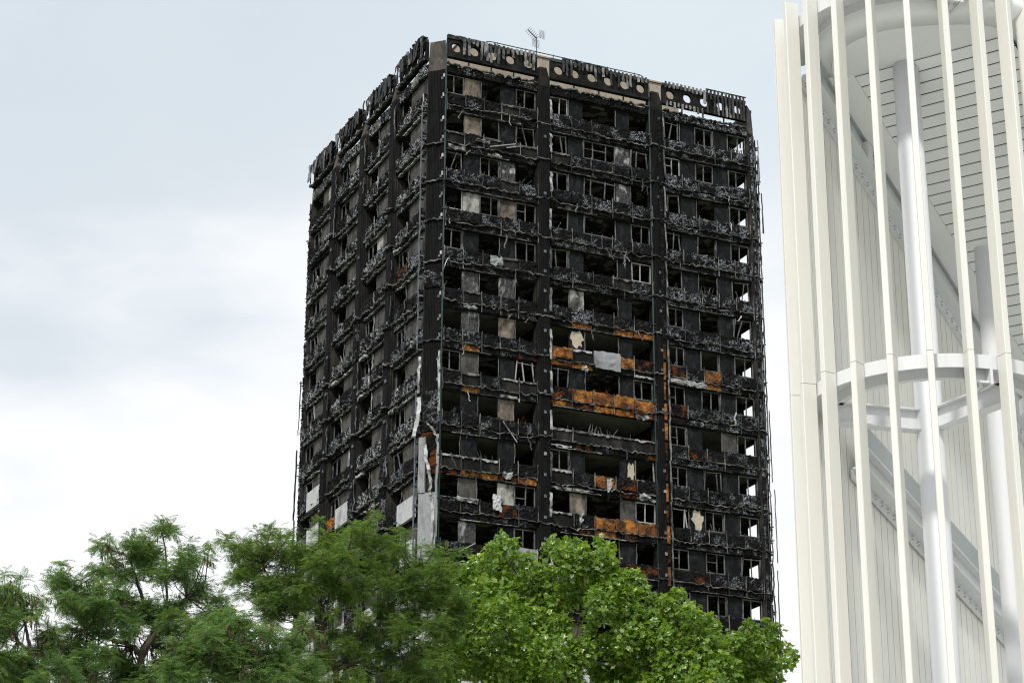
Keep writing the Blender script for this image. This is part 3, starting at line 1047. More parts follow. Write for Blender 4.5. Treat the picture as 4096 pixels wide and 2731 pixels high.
# torn pale strips and plates on the two piers of the right-hand face
for i, (a, b_) in enumerate([(6.18, 7.10), (14.18, 15.15)]):
    for k in range(0, VIS):
        if i == 0 or k < 3 or rnd.random() < 0.7:
            ln = rnd.uniform(1.2, 2.1)
            zt = zh(k) - rnd.uniform(0.2, 0.7)
            ribbon(FR, vpath(b_ - 0.10, 0.36, zt, zt - ln, 7, rnd.uniform(-0.04, 0.1)), 0.17 if i == 0 else 0.11, 0.03, 0.018, 0.25).build(
                'torn_strip', M['flash_pale' if i == 0 and k not in (4, 5, 9) else 'flash'], tower)
        if rnd.random() < 0.9:
            crumple(FR, a - 0.1, b_ + 0.05, zh(k) - LEDGE + rnd.uniform(-0.08, 0.1), 0.1, 0.42, 0.07, 0.05).build('fire_barrier', M['flash'], tower)
        for q in range(2):
            zc = zh(k) - 0.55 - 1.3 * q
            if rnd.random() < (0.85 if k > 3 else 0.3):
                rough(FR, a + 0.36, a + 0.52, zc - 0.1, zc + 0.08, 0.33, 0.375, 0.005, 0.012, 2, 2).build(
                    'bracket', M['galv' if rnd.random() < 0.7 else 'flash_pale'], tower)
        if i == 1 and 5 < k < 13:
            for q in range(2):
                zt = zh(k) - 0.05 - 1.3 * q
                rough(FR, a + 0.52, a + 0.52 + rnd.uniform(0.1, 0.2), zt - 1.15, zt - rnd.uniform(0, .15), 0.34, 0.42, 0.02, 0.03).build(
                    'column_panel', M['orange' if rnd.random() < 0.5 else 'charrust'], tower)
        if i == 1 and 5 < k < 13:
            ribbon(FR, vpath(b_ - 0.16, 0.42, zh(k) + 0.1, zh(k) - 2.5, 6, 0.06), 0.09, 0.03, 0.012, 0.15).build('torn_strip', M['slat'], tower)
        elif i == 1:
            rough(FR, a + 0.46, a + 0.70, zh(k) - 2.4, zh(k) - 0.1, 0.34, 0.40, 0.02, 0.03).build('column_panel', M['ash1'], tower)
            ribbon(FR, vpath(b_ - 0.16, 0.42, zh(k) + 0.2, zh(k) - 1.5, 5, 0.1), 0.1, 0.03, 0.01, 0.1).build('torn_strip', M['slat'], tower)
# green pipes beside the bays
for s in (-0.06, 14.16):
    mb = MB()
    mb.tube([FR(s, 0.16, zh(VIS)), FR(s, 0.16, ZT + 2.0)], [0.055, 0.055], 8)
    mb.build('pipe', M['pipe'], tower, True)
    for k in range(VIS):
        mb = MB()
        mb.box(FR, s - 0.12, s + 0.12, 0.10, 0.24, zh(k) - 1.5, zh(k) - 1.44)
        mb.build('pipe_clip', M['rail'], tower)

# ---- left-hand face
for k in range(0, VIS):
    for b in range(4):
        s0, s1 = BAY_L[b]
        s0 += 0.02; s1 -= 0.02
        z = zh(k)
        wpan = s0 + 2.75          # near part: two panels, far part: the window
        half = s0 + 1.72
        tone = 'panel_grey'
        for (a, e) in ((s0 + 0.05, half - 0.012), (half + 0.012, wpan)):
            t_ = tone
            if rnd.random() < 0.07:
                t_ = 'panel_light'
            rough(FL, a, e, z - SILL + 0.01, z - 0.02, -0.14, -0.05, 0.005, 0.02, 4, 6).build('infill_panel', M[t_], tower)
        st = rnd.choice('f-fbj-b')
        if st != '-':
            window_frame(FL, wpan + 0.04, s1 - 0.05, z - SILL + 0.02, z - 0.03, st, 'frame')
        if rnd.random() < 0.5:
            ribbon(FL, vpath(wpan + 0.03, 0.0, z - SILL, z - 0.05, 5), 0.06, 0.05, 0.03, 0.3).build(
                'window_channel', M['frame_pale' if rnd.random() < 0.4 else 'frame'], tower)
        mb = MB()
        mb.box(FL, s0, s1, -0.16, 0.0, zh(k + 1) + 0.005, z - SILL - 0.01)
        mb.build('upstand', M['concrete_soot'], tower)
        white = (k, b) in ((8, 3), (9, 3), (9, 2), (10, 3), (10, 2), (10, 0), (11, 0), (11, 2), (11, 3), (12, 0), (12, 1), (12, 2), (12, 3)) or k > 12
        e3 = [s0, s0 + (s1 - s0) * rnd.uniform(0.42, 0.58), s1]
        for q in range(2):
            if white and (q < 1 or k > 12):
                rough(FL, e3[q] + 0.01, e3[q + 1] - 0.01, z - LEDGE - 0.35, z - SILL + 0.12, 0.20, 0.40, 0.006, 0.012, 5, 5).build(
                    'cladding_sheet', M['sheet_white'], tower)
                continue
            r_ = rnd.random()
            mt = 'ash_lit' if r_ < 0.6 else ('ash3' if r_ < 0.8 else 'ash1')
            if k > 8 and rnd.random() < 0.04:
                mt = 'orange'
            if k == 4 and b == 0 and q == 1:
                mt = 'charrust'
            if k > 5 and r_ > 0.96:
                mt = 'charrust'
            rough(FL, e3[q] + 0.02, e3[q + 1] - 0.02, z - LEDGE, z - SILL + rnd.uniform(-0.08, 0.06), 0.002, rnd.uniform(0.16, 0.28), 0.045, 0.07).build(
                'spandrel_panel', M[mt], tower)
            if k < 11:
                rough(FL, e3[q] + 0.02, e3[q + 1] - 0.02, z - H + 0.06, z - FASC - 0.02, 0.002, rnd.uniform(0.10, 0.18), 0.035, 0.05).build(
                    'fascia_panel', M[rnd.choice(('ash3', 'ash2', 'ash_lit', 'char'))], tower)
            if rnd.random() < 0.8:
                ribbon(FL, vpath(e3[q] + rnd.uniform(-0.05, 0.05), 0.30, z - SILL + rnd.uniform(0, 0.2), z - LEDGE - rnd.uniform(0, 0.5), 5),
                       0.09, 0.04, 0.03, 0.5).build('panel_rail', M[rnd.choice(('flash', 'flash_pale', 'rail'))], tower)
        for (a, e) in ((s0 - 0.05, (s0 + s1) / 2), ((s0 + s1) / 2, s1 + 0.05)):
            crumple(FL, a, e, z - LEDGE - rnd.uniform(-0.02, 0.05), 0.0, 0.33, 0.075, 0.05, rnd.choice((0, 0.08))).build('ledge', M['flash'], tower)
        if rnd.random() < 0.85:
            crumple(FL, s0, s1 - rnd.uniform(0, 1.5), zh(k + 1) + 0.06, 0.0, 0.20, 0.06, 0.03).build(
                'head_trim', M['flash_pale' if rnd.random() < 0.25 else 'flash'], tower)
        # far reveal of the opening, scorched concrete
        if rnd.random() < 0.3:
            crumple(FL, s1 - 1.1, s1, zh(k + 1) + 0.10, 0.0, 0.36, 0.16, 0.03).build('torn_sheet', M['flash_pale'], tower)
    for i in range(3):          # plates and barrier scraps on the columns of this face
        a, e = BAY_L[i][1], BAY_L[i + 1][0]
        for q in range(2):
            if rnd.random() < 0.6:
                zc = zh(k) - 0.5 - 1.3 * q + rnd.uniform(-0.1, 0.1)
                ss = a + 0.16 if rnd.random() < .6 else e - 0.3
                rough(FL, ss, ss + 0.2, zc - 0.10, zc + 0.08, 0.44, 0.50, 0.006, 0.02, 2, 2).build('bracket', M['galv'], tower)
        if rnd.random() < 0.5:
            crumple(FL, a - 0.1, e + 0.1, zh(k) - LEDGE + rnd.uniform(-0.25, 0.2), 0.3, 0.62, 0.08, 0.06).build('fire_barrier', M['flash'], tower)
        if rnd.random() < 0.45:
            ribbon(FL, vpath(a - 0.12, 0.42, zh(k) - rnd.uniform(0, 0.8), zh(k) - rnd.uniform(1.2, 2.8), 7), 0.09, 0.04, 0.03, 0.3).build(
                'torn_strip', M[rnd.choice(('flash', 'slat', 'rail'))], tower)
    if k in (1, 2, 3, 4, 5, 6) or k > 7:   # long rail standing off the face beside the near corner
        ribbon(FL, vpath(-0.02, 0.34, zh(k), zh(k + 1), 4), 0.11, 0.05, 0.012, 0.1).build('corner_rail', M['galv'], tower)
        for q in range(2):
            mb = MB()
            zc = zh(k) - 0.6 - q * 1.2
            mb.box(FL, -0.12, 0.16, 0.10, 0.33, zc - 0.06, zc + 0.06)
            mb.build('bracket', M['galv'], tower)

for (s0, s1) in BAY_L:
    for q in range(4):
        a, e = s0 + (s1 - s0) * q / 4, s0 + (s1 - s0) * (q + 1) / 4
        rough(FL, a + 0.02, e - 0.02, ZT + 0.03, ZT + 0.72 + rnd.uniform(-0.1, 0.1), 0.002, rnd.uniform(0.14, 0.24), 0.04, 0.07).build(
            'fascia_panel', M[rnd.choice(('ash_lit', 'ash_lit', 'ash3', 'flash'))], tower)
    mb = MB()
    mb.box(FL, s0 + 0.01, s1 - 0.01, -0.16, 0.0, ZT + 0.005, ZT + 0.85)
    mb.build('upstand', M['concrete_soot'], tower)

# ---- silhouettes: brackets and hanging strips at the far left and far right corners
for k in range(0, VIS):
    for q in range(3):
        zc = zh(k) - 0.4 - 0.8 * q + rnd.uniform(-0.15, 0.15)
        if rnd.random() < 0.55:
            mb = MB()
            d = rnd.uniform(0.30, 0.52)
            mb.box(FW, 0.20, 0.32, 0.0, d, zc + 0.07, zc + 0.12)
            mb.box(FW, 0.20, 0.32, 0.0, d * 0.8, zc - 0.12, zc - 0.07)
            mb.box(FW, 0.205, 0.315, d * 0.35, d * 0.5, zc - 0.069, zc + 0.069)
            mb.build('bracket', M['rail'], tower)
        if rnd.random() < 0.5:
            mb = MB()
            d = rnd.uniform(0.2, 0.36)
            mb.box(FC, 1.2, 1.32, -0.1, d, zc + 0.06, zc + 0.11)
            mb.box(FC, 1.2, 1.32, -0.1, d * 0.8, zc - 0.11, zc - 0.06)
            mb.box(FC, 1.205, 1.315, d * 0.4, d * 0.5, zc - 0.059, zc + 0.059)
            mb.build('bracket', M['rail'], tower)
    rough(FW, 0.02, 0.35, zh(k + 1) + 0.04, zh(k) - 0.04, 0.0, 0.17, 0.06, 0.06).build('column_panel', M['ash2'], tower)
    ribbon(FC, vpath(1.22, 0.16, zh(k) - 0.9, zh(k + 1) - 0.9, 6), 0.11, 0.08, 0.02, 0.2).build('corner_rail', M['slat'], tower)
for (k0, k1, off) in [(5.1, 6.6, 0.36), (7.0, 8.9, 0.44), (8.9, 10.0, 0.42)]:
    z0, z1 = ZT - k0 * H, ZT - k1 * H
    ribbon(FW, vpath(0.15, off, z0, z1, 14, 0, 0.05), 0.12, 0.05, 0.012, 0.2).build('torn_strip', M['rail'], tower)
for (k0, k1, off) in [(-0.1, 1.1, 0.24), (1.4, 2.5, 0.36), (7.2, 9.0, 0.30), (9.2, 11.0, 0.44), (11.2, 13.8, 0.42)]:
    z0, z1 = ZT - k0 * H, ZT - k1 * H
    ribbon(FC, vpath(1.25, off, z0, z1, 14, 0.0, 0.03), 0.14, 0.06, 0.010, 0.15).build('torn_strip', M['slat' if k0 < 1 else 'rail'], tower)

# ---- lower storeys with their cladding still on, and the faces turned away
for k in range(VIS, NK):
    for F, bays in ((FR, BAY_R), (FL, BAY_L)):
        for (s0, s1) in bays:
            mb = MB()
            n = 5
            for i in range(n):
                a, e = s0 + (s1 - s0) * i / n, s0 + (s1 - s0) * (i + 1) / n
                mb.box(F, a + 0.01, e - 0.01, -0.1, 0.25, max(0.0, zh(k + 1)), zh(k) - SILL)
                if i in (1, 3):
                    mb.box(F, a + 0.01, e - 0.01, -0.1, 0.02, zh(k) - SILL + 0.01, zh(k) - 0.01)
            mb.build('cladding_sheet', M['clad_clean'], tower)
for k in range(0, NK):
    for F, bays in ((FS, BAY_L), (FB, BAY_R)):
        for (s0, s1) in bays:
            mb = MB()
            rc = -0.52 if F is FS else 0.0
            mb.box(F, s0 + 0.01, s1 - 0.01, rc - 0.16, rc + 0.25, max(0.0, zh(k + 1)), zh(k) - SILL)
            w = s1 - s0
            a = 0.23 if F is FS else 0.26
            for (p, q) in ((a, a + 0.2), (0.62, 0.80)):
                mb.box(F, s0 + w * p, s0 + w * q, rc - 0.14, rc - 0.05, zh(k) - SILL + 0.005, zh(k) - 0.01)
            mb.build('rear_spandrel', M['char' if k < VIS else 'clad_clean'], tower)

# ---- roof crown: pierced parapet, rails and burnt louvre slats
def pierced(F, s0, s1, z0, z1, n0, n1, r):
    mb = MB()
    K = 24
    cs, cz_ = (s0 + s1) / 2, (z0 + z1) / 2
    hw, hh = (s1 - s0) / 2, (z1 - z0) / 2
    circ, sq = [], []
    for i in range(K):
        a = 2 * math.pi * (i + 0.5) / K
        c, s = math.cos(a), math.sin(a)
        circ.append((cs + r * c, cz_ + r * s))
        m = 1 / max(abs(c) / hw, abs(s) / hh)
        sq.append((cs + m * c, cz_ + m * s))
    # put exact corners in
    for cx_, cy_ in ((hw, hh), (-hw, hh), (-hw, -hh), (hw, -hh)):
        i = min(range(K), key=lambda q: (sq[q][0] - cs - cx_) ** 2 + (sq[q][1] - cz_ - cy_) ** 2)
        sq[i] = (cs + cx_, cz_ + cy_)
    for n in (n1, n0):
        mb.v += [F(p[0], n, p[1]) for p in circ] + [F(p[0], n, p[1]) for p in sq]
    for i in range(K):
        j = (i + 1) % K
        mb.f += [(i, j, K + j, K + i), (2 * K + j, 2 * K + i, 3 * K + i, 3 * K + j), (j, i, 2 * K + i, 2 * K + j), (K + i, K + j, 3 * K + j, 3 * K + i)]
    return mb


ZB, ZP0, ZP1, ZTOP = ZT + 1.07, ZT + 1.28, ZT + 2.38, ZT + 2.62
for F, bays, holes in ((FR, BAY_R, (5, 6, 5)), (FL, BAY_L, (4, 4, 4, 4)), (FS, BAY_L, (4, 4, 4, 4)), (FB, BAY_R, (5, 6, 5))):
    for (s0, s1), nh in zip(bays, holes):
        for i in range(nh):
            a, e = s0 + (s1 - s0) * i / nh, s0 + (s1 - s0) * (i + 1) / nh
            pierced(F, a + 0.004, e - 0.004, ZP0, ZP1, -0.04, 0.14, 0.31).build('parapet_panel', M['parapet'], tower)
        for (z0, z1, n0, n1) in ((ZB, ZP0 - 0.004, -0.06, 0.24), (ZP1 + 0.004, ZTOP - 0.05, 0.0, 0.20)):
            mb = MB()
            mb.box(F, s0, s1, n0, n1, z0, z1)
            mb.build('crown_rail', M['parapet' if z0 == ZB else 'rail'], tower)
        for q in range(1, 4):       # posts carrying the parapet over the roof-edge gap
            s = s0 + (s1 - s0) * q / 4
            mb = MB()
            mb.box(F, s - 0.04, s + 0.04, -0.12, -0.04, ZT + 0.25, ZB - 0.004)
            mb.build('parapet_post', M['rail'], tower)
mb = MB()
mb.prism(oct_, ZT + 0.335, ZT + 0.5)
mb.build('roof_slab', M['concrete_soot'], tower)


def slat(F, s, top, ln, n, mt, w=0.17, curl=0.0, lean=0.0):
    k = max(3, int(ln / 0.16))
    path = [(s + lean * (i / k), n + curl * (i / k) ** 2, top - ln * i / k) for i in range(k + 1)]
    ribbon(F, path, w, 0.035, 0.012, 0.18).build('louvre_slat', M[mt], tower)


L1 = [(0.80, .25), (1.10, 1.35), (1.40, 1.3), (1.70, .4), (2.0, .5), (2.3, 1.45), (2.55, 1.1), (2.62, 1.4), (2.87, 1.45), (3.17, 1.0), (3.46, 1.4),
      (3.78, 1.05), (4.1, .5), (4.39, .75), (4.7, .5), (5.0, .45), (5.3, 1.15), (5.6, 1.1), (5.88, 1.35)]
for s, l in L1:
    slat(FR, s, ZTOP + rnd.uniform(-0.05, 0.03), l * 0.95, 0.26, 'slat', 0.19, rnd.uniform(-0.03, 0.12), rnd.uniform(-0.05, 0.05))
s = 7.95
while s < 14.0:
    l = rnd.choice((0.4, 0.5, 0.55, 0.7, 0.95, 1.15))
    slat(FR, s, ZTOP + rnd.uniform(-0.02, 0.04), l, 0.26, 'slat' if rnd.random() < 0.7 else 'slat_dark', 0.17, rnd.uniform(0, 0.1), rnd.uniform(-0.05, 0.05))
    s += 0.285
s = 15.35
while s < 18.2:
    slat(FR, s, ZTOP + 0.06, rnd.uniform(0.35, 0.5), 0.26, 'slat', 0.16)
    slat(FR, s + 0.05, ZB + 0.2, rnd.uniform(0.25, 0.5), 0.27, 'slat', 0.16)
    s += 0.29
slat(FR, 18.25, ZTOP + 0.02, 1.0, 0.26, 'slat')
s = 18.45
i = 0
while s < 21.3:
    short = i in (1,)
    slat(FR, s, ZTOP + 0.12, 1.75 if not short else 0.7, 0.27, 'slat' if i in (3, 5, 6) else 'slat_dark', 0.165, 0.05, rnd.uniform(-0.05, 0.05))
    s += 0.275
    i += 1
mb = MB()
mb.box(FR, 18.35, 21.38, 0.22, 0.33, ZTOP + 0.13, ZTOP + 0.17)
mb.build('crown_rail', M['slat_dark'], tower)
crumple(FR, 0.0, 2.6, ZTOP + 0.02, 0.0, 0.22, 0.10, 0.02).build('crown_rail', M['rail'], tower)
crumple(FR, 8.0, 11.2, ZTOP + 0.08, 0.05, 0.30, 0.10, 0.03).build('crown_rail', M['rail'], tower)
# left-hand crown: close-set slats, buckled outwards
for (s0, s1) in BAY_L:
    s = s0 + (0.08 if s0 > 0.5 else -0.18)
    while s < s1 + 0.02:
        ln = rnd.uniform(0.9, 1.5)
        if rnd.random() < 0.15:
            ln = rnd.uniform(0.4, 0.7)
        f_ = (s - s0) / (s1 - s0)
        slat(FL, s, ZTOP + rnd.uniform(-0.10, 0.14) + 0.10 * f_, ln, 0.40 + rnd.uniform(0, 0.12), 'slat' if rnd.random() < 0.25 else 'slat_dark', 0.20,
             rnd.uniform(-0.05, 0.16), rnd.uniform(-0.3, 0.3))
        s += 0.235
    crumple(FL, s0 + 0.1, s1 - 0.2, ZTOP + 0.12, 0.0, 0.46, 0.10, 0.06).build('crown_rail', M['slat_dark'], tower)
    crumple(FL, s0, s1, ZB + 0.12, 0.0, 0.42, 0.10, 0.04).build('crown_rail', M['flash'], tower)
# plant room set back on the roof, with its handrail
mb = MB()
mb.prism([(2.3, 3.0), (18.1, 3.0), (18.1, 18.0), (2.3, 18.0)], ZT + 0.5, ZT + 4.32)
mb.build('plant_room', M['plant'], tower)
mb = MB()
mb.prism([(2.2, 2.9), (18.2, 2.9), (18.2, 18.1), (2.2, 18.1)], ZT + 4.325, ZT + 4.43)
mb.build('plant_room_roof', M['plant'], tower)
mb = MB()
mb.tube([(4.0, 3.2, ZT + 4.45), (4.1, 3.2, ZT + 4.72), (4.4, 3.2, ZT + 4.78), (15.3, 3.2, ZT + 4.78), (15.5, 3.2, ZT + 4.72), (15.5, 3.2, ZT + 4.45)], [0.035] * 6, 6)
mb.build('handrail', M['rail'], tower)
for s in (4.9, 6.9, 8.9, 10.9, 12.9, 14.9):
    mb = MB()
    mb.tube([(s, 3.2, ZT + 4.43), (s, 3.2, ZT + 4.84)], [0.03, 0.03], 5)
    mb.build('handrail_post', M['rail'], tower)
mb = MB()
mb.tube([(2.9, 1.8, ZT + 0.5), (2.9, 1.8, ZT + 1.25), (2.9, 1.8, ZT + 1.40)], [0.22, 0.22, 0.1], 12)
mb.build('roof_vent', M['sheet_white'], tower, True)

# ------------------------------------------------------------------ television aerial on the plant room
ca, sa = math.cos(YAW), math.sin(YAW)
al = Vector((7.75, 3.35, ZT + 4.43))
aer = thing('television_aerial', 'thin television aerial with wire grid reflector on the tower roof', 'aerial',
            (-4.171 + al.x * ca - al.y * sa, 118.734 + al.x * sa + al.y * ca, al.z), YAW)
mb = MB(); mb.tube([(0, 0, 0), (0, 0, 1.55)], [0.032, 0.028], 8); mb.build('mast', M['rail'], aer)
mb = MB(); mb.tube([(0.02, 0, 1.42), (-0.62, 0.0, 1.95)], [0.04, 0.03], 6); mb.build('boom', M['rail'], aer)
mb = MB()
for i in range(7):
    t_ = i / 6
    p = Vector((0.02 - 0.64 * t_, 0, 1.42 + 0.53 * t_))
    mb.tube([p + Vector((-0.09, 0.22, -0.11)), p + Vector((0.09, -0.22, 0.11))], [0.013, 0.013], 4)
mb.build('dipole_bars', M['rail'], aer)
for sgn in (1, -1):
    mb = MB()
    for i in range(7):
        a = i / 6
        zz = 1.42 + sgn * (0.1 + 0.55 * a)
        mb.tube([(0.16 + 0.28 * a * 0.3 - 0.5 * (sgn < 0) * 1.0, -0.1, zz), (0.62 - 0.35 * (sgn < 0), 0.1, zz + 0.03)], [0.010, 0.010], 4)
    for i in range(5):
        xx = (0.2 + 0.1 * i) - (0.5 * (sgn < 0))
        mb.tube([(xx, 0, 1.42 + sgn * 0.1), (xx + 0.03, 0, 1.42 + sgn * 0.66)], [0.009, 0.009], 4)
    mb.build('reflector', M['flash'], aer)

# ------------------------------------------------------------------ white stair tower with fins
SD = 30.0
C = at(3708, 1408, SD)
C = Vector((C.x, C.y, 0))
v0 = Vector((C.x, C.y, 0)).normalized()             # away from the camera
r0 = Vector((v0.y, -v0.x, 0))                       # to the right
st = thing('stair_tower', 'white round stair tower with tall vertical fins at the right edge', 'building', C)


def P(x, y, z):                                     # local: x right, y away
    q = r0 * x + v0 * y
    return (q.x, q.y, z)


RF = 2.035
ztop = tan_el(3110, 153) * (SD - 0.1) + CAM_Z + 0.15
zj = tan_el(3751, 1432) * (SD - 1.75) + CAM_Z       # joint and lower ring
zr2 = zj + tan_el(3690, -50) * (SD - 1.75) + CAM_Z - zj
# fins
FW_, FT_ = 0.21, 0.095
for i in range(-7, 8):
    phi = R(1.2 + 15.65 * i)
    o = (math.sin(phi), -math.cos(phi))
    tq = (math.cos(phi), math.sin(phi))
    cs = []
    bev = 0.012
    for (dr, dt) in ((0, -0.5 + 0.1), (bev, -0.5), (FW_, -0.5), (FW_, 0.5), (bev, 0.5), (0, 0.5 - 0.1)):
        rr = RF - dr
        tt = dt * FT_
        cs.append((o[0] * rr + tq[0] * tt, o[1] * rr + tq[1] * tt))
    for (z0, z1) in ((0.0, zj + 0.02), (zj + 0.028, ztop)):
        mb = MB()
        poly = [P(x, y, 0)[:2] for x, y in cs]
        mb.prism(poly, z0, z1)
        mb.build('fin', M['fin'], st)


def ring(r, z, h, a0=-110, a1=110):
    """curved channel: two upright plates and a web"""
    mb = MB()
    K = 64
    pr = [(r, h), (r, 0), (r - 0.018, 0), (r - 0.018, h * 0.6), (r - 0.36, h * 0.6), (r - 0.36, -0.03), (r - 0.46, -0.03), (r - 0.46, h), ]
    n = len(pr)
    for i in range(K + 1):
        a = R(a0 + (a1 - a0) * i / K)
        for (rr, zz) in pr:
            mb.v.append(P(math.sin(a) * rr, -math.cos(a) * rr, z + zz))
    for i in range(K):
        for j in range(n):
            j2 = (j + 1) % n
            mb.f.append((i * n + j, i * n + j2, (i + 1) * n + j2, (i + 1) * n + j))
    mb.f.append(tuple(range(n)))
    mb.f.append(tuple(range(K * n, K * n + n)))
    mb.build('ring_beam', M['steel'], st)


RR = RF - FW_ - 0.02
ring(RR, zj - 0.15, 0.20)
ring(RR, zr2, 0.20)
# splice brackets on the rings
for zz in (zj - 0.15, zr2):
    b = thing  # noqa
    mb = MB()
    for ang, wd in ((20, 0.02), (28, 0.02)):
        a = R(ang)
        o = Vector(P(math.sin(a), -math.cos(a), 0)); tq = Vector(P(math.cos(a), math.sin(a), 0))
        c = o * (RR - 0.15)
        mb.hexa([tuple(c + o * x + tq * y + Vector((0, 0, zz + z_))) for z_ in (-0.22, 0.24) for (x, y) in ((-.2, -wd), (.155, -wd), (.155, wd), (-.2, wd))])
    a = R(24)
    o = Vector(P(math.sin(a), -math.cos(a), 0)); tq = Vector(P(math.cos(a), math.sin(a), 0))
    c = o * (RR - 0.15)
    mb.hexa([tuple(c + o * x + tq * y + Vector((0, 0, zz + z_))) for z_ in (-0.20, -0.17) for (x, y) in ((-.16, -.095), (.13, -.095), (.13, .095), (-.16, .095))])
    mb.hexa([tuple(c + o * x + tq * y + Vector((0, 0, zz + z_))) for z_ in (-0.169, 0.2) for (x, y) in ((-.02, -.095), (.0, -.095), (.0, .095), (-.02, .095))])
    sb = mb.build('splice_bracket', M['steel'], st)
    mb = MB()
    for q in (-0.05, 0.05):
        for z_ in (-0.19, ):
            p = c + tq * q + o * 0.05 + Vector((0, 0, zz + z_))
            mb.tube([p, p + Vector((0, 0, -0.05))], [0.022, 0.022], 6)
    mb.build('bolt', M['bolt'], sb)
# column in the middle, and a second behind
zs = tan_el(3624, 112) * (SD - 1.15) + CAM_Z        # landing soffit
mb = MB(); mb.tube([P(-0.03, 0.05, 0), P(-0.03, 0.05, zs)], [0.198, 0.198], 40); mb.build('support_column', M['column'], st, True)
mb = MB(); mb.tube([P(0.98, 2.3, 0), P(0.98, 2.3, zs - 2.2)], [0.14, 0.14], 28); mb.build('support_column', M['column'], st, True)
# arms from the column to the lower ring
for (ex_, ey_) in ((-1.30, -0.55), (1.05, -1.05)):
    d = Vector((ex_, ey_, 0)).normalized()
    a0_ = Vector((-0.03, 0.05, 0)) + d * 0.17
    a1_ = Vector((ex_, ey_, 0))
    s_ = Vector((-d.y, d.x, 0))
    mb = MB()
    for (w, z0, z1) in ((0.10, -0.02, 0.0), (0.01, -0.298, -0.022), (0.10, -0.32, -0.30)):
        mb.hexa([P(*(q + s_ * y)[:2], zj - 0.16 + z) for z in (z0, z1) for (q, y) in ((a0_, -w), (a1_, -w), (a1_, w), (a0_, w))])
    mb.build('ring_arm', M['steel'], st)

# landing soffit: round slab edge and panel
land = [(math.sin(R(a)) * 1.16, -math.cos(R(a)) * 1.16) for a in range(0, -181, -8)]      # front, round the left, to the back
land += [(0.6, 1.3), (1.8, 1.6), (2.3, 0.9), (1.95, 0.0), (1.62, -0.62), (1.25, -0.95), (0.85, -1.09), (0.42, -1.15)]
mb = MB()
mb.prism([P(x, y, 0)[:2] for x, y in land], zs, zs + 0.30)
mb.build('landing', M['soffit'], st)
mb = MB()
n = len(land)
for (x, y) in land + land[:1]:
    for k_, zz in ((1.006, 0.0), (1.19, 0.26), (1.19, 0.42), (1.006, 0.42)):
        mb.v.append(P(x * k_, y * k_, zs + zz))
for i in range(n):
    for j in range(4):
        mb.f.append((i * 4 + j, i * 4 + (j + 1) % 4, (i + 1) * 4 + (j + 1) % 4, (i + 1) * 4 + j))
mb.build('landing_edge', M['soffit'], st, True)

# flights: straight, falling to the right and away
AZ, TH = R(40), R(32)
d3w = Vector((math.sin(AZ) * math.cos(TH), math.cos(AZ) * math.cos(TH), -math.sin(TH)))
tr_w = Vector((math.cos(AZ - R(7)), -math.sin(AZ - R(7)), 0))      # across the flight, to the right and nearer
# start where the soffit meets the landing on the left
dd = ray(3327, 335)
t_ = (zs - 0.02 - CAM_Z) / dd.z
p_start = Vector((0, 0, CAM_Z)) + dd * t_ - C
hz_ = Vector((d3w.x, d3w.y, 0)).normalized()
perp = Vector((hz_.y, -hz_.x, 0))


def fl(t, w, z, dz=0.0):
    """point on a flight: t metres down it, w across (right, nearer), z above"""
    p = p_start + d3w * t + tr_w * w + Vector((0, 0, z + dz))
    return tuple(p)


def flp(t, w, z, dz=0.0):
    p = p_start + d3w * t + perp * w + Vector((0, 0, z + dz))
    return tuple(p)


def flbox(mb, f, t0, t1, w0, w1, z0, z1, dz=0.0):
    mb.hexa([f(t, w, z, dz) for z in (z0, z1) for (t, w) in ((t0, w0), (t1, w0), (t1, w1), (t0, w1))])


T1 = 9.0
PL = 0.205
gap = MB()
vdir = Vector((v0.x, v0.y, 0))
for i in range(int(T1 / PL)):
    y_at = vdir.dot(p_start + d3w * (i * PL))
    wm = min(2.9, (y_at + 0.75) / max(0.05, -vdir.dot(tr_w)))
    if wm < 0.7:
        continue
    mb = MB()
    flbox(mb, fl, i * PL + 0.013, (i + 1) * PL - 0.013, 0.40, wm, 0.0, 0.012)
    mb.build('soffit_plank', M['soffit'], st)
    flbox(gap, fl, i * PL + 0.001, (i + 1) * PL - 0.001, 0.02, wm - 0.01, 0.034, 0.12)
gap.build('flight_slab', M['black'], st)
for (ta, tb) in ((-0.1, 2.2), (2.205, 5.6), (5.605, T1)):
    mb = MB()
    flbox(mb, fl, ta, tb, 0.0, 0.395, -0.004, 0.025)
    mb.build('soffit_panel', M['soffit'], st)
# the lower flight falls more gently along the same wall
TH2 = R(21)
d2w = Vector((hz_.x * math.cos(TH2), hz_.y * math.cos(TH2), -math.sin(TH2)))
dd = ray(3500, 1756)
# where that sight line meets the upright plane of the wall
q_ = (p_start + C).xy
den = dd.x * hz_.y - dd.y * hz_.x
tt_ = (q_.x * hz_.y - q_.y * hz_.x) / den
p2 = Vector((0, 0, CAM_Z)) + dd * tt_ - C - d2w * 2.2 - Vector((0, 0, 0.30))


def flp2(t, w, z, dz=0.0):
    return tuple(p2 + d2w * t + perp * w + Vector((0, 0, z + dz)))


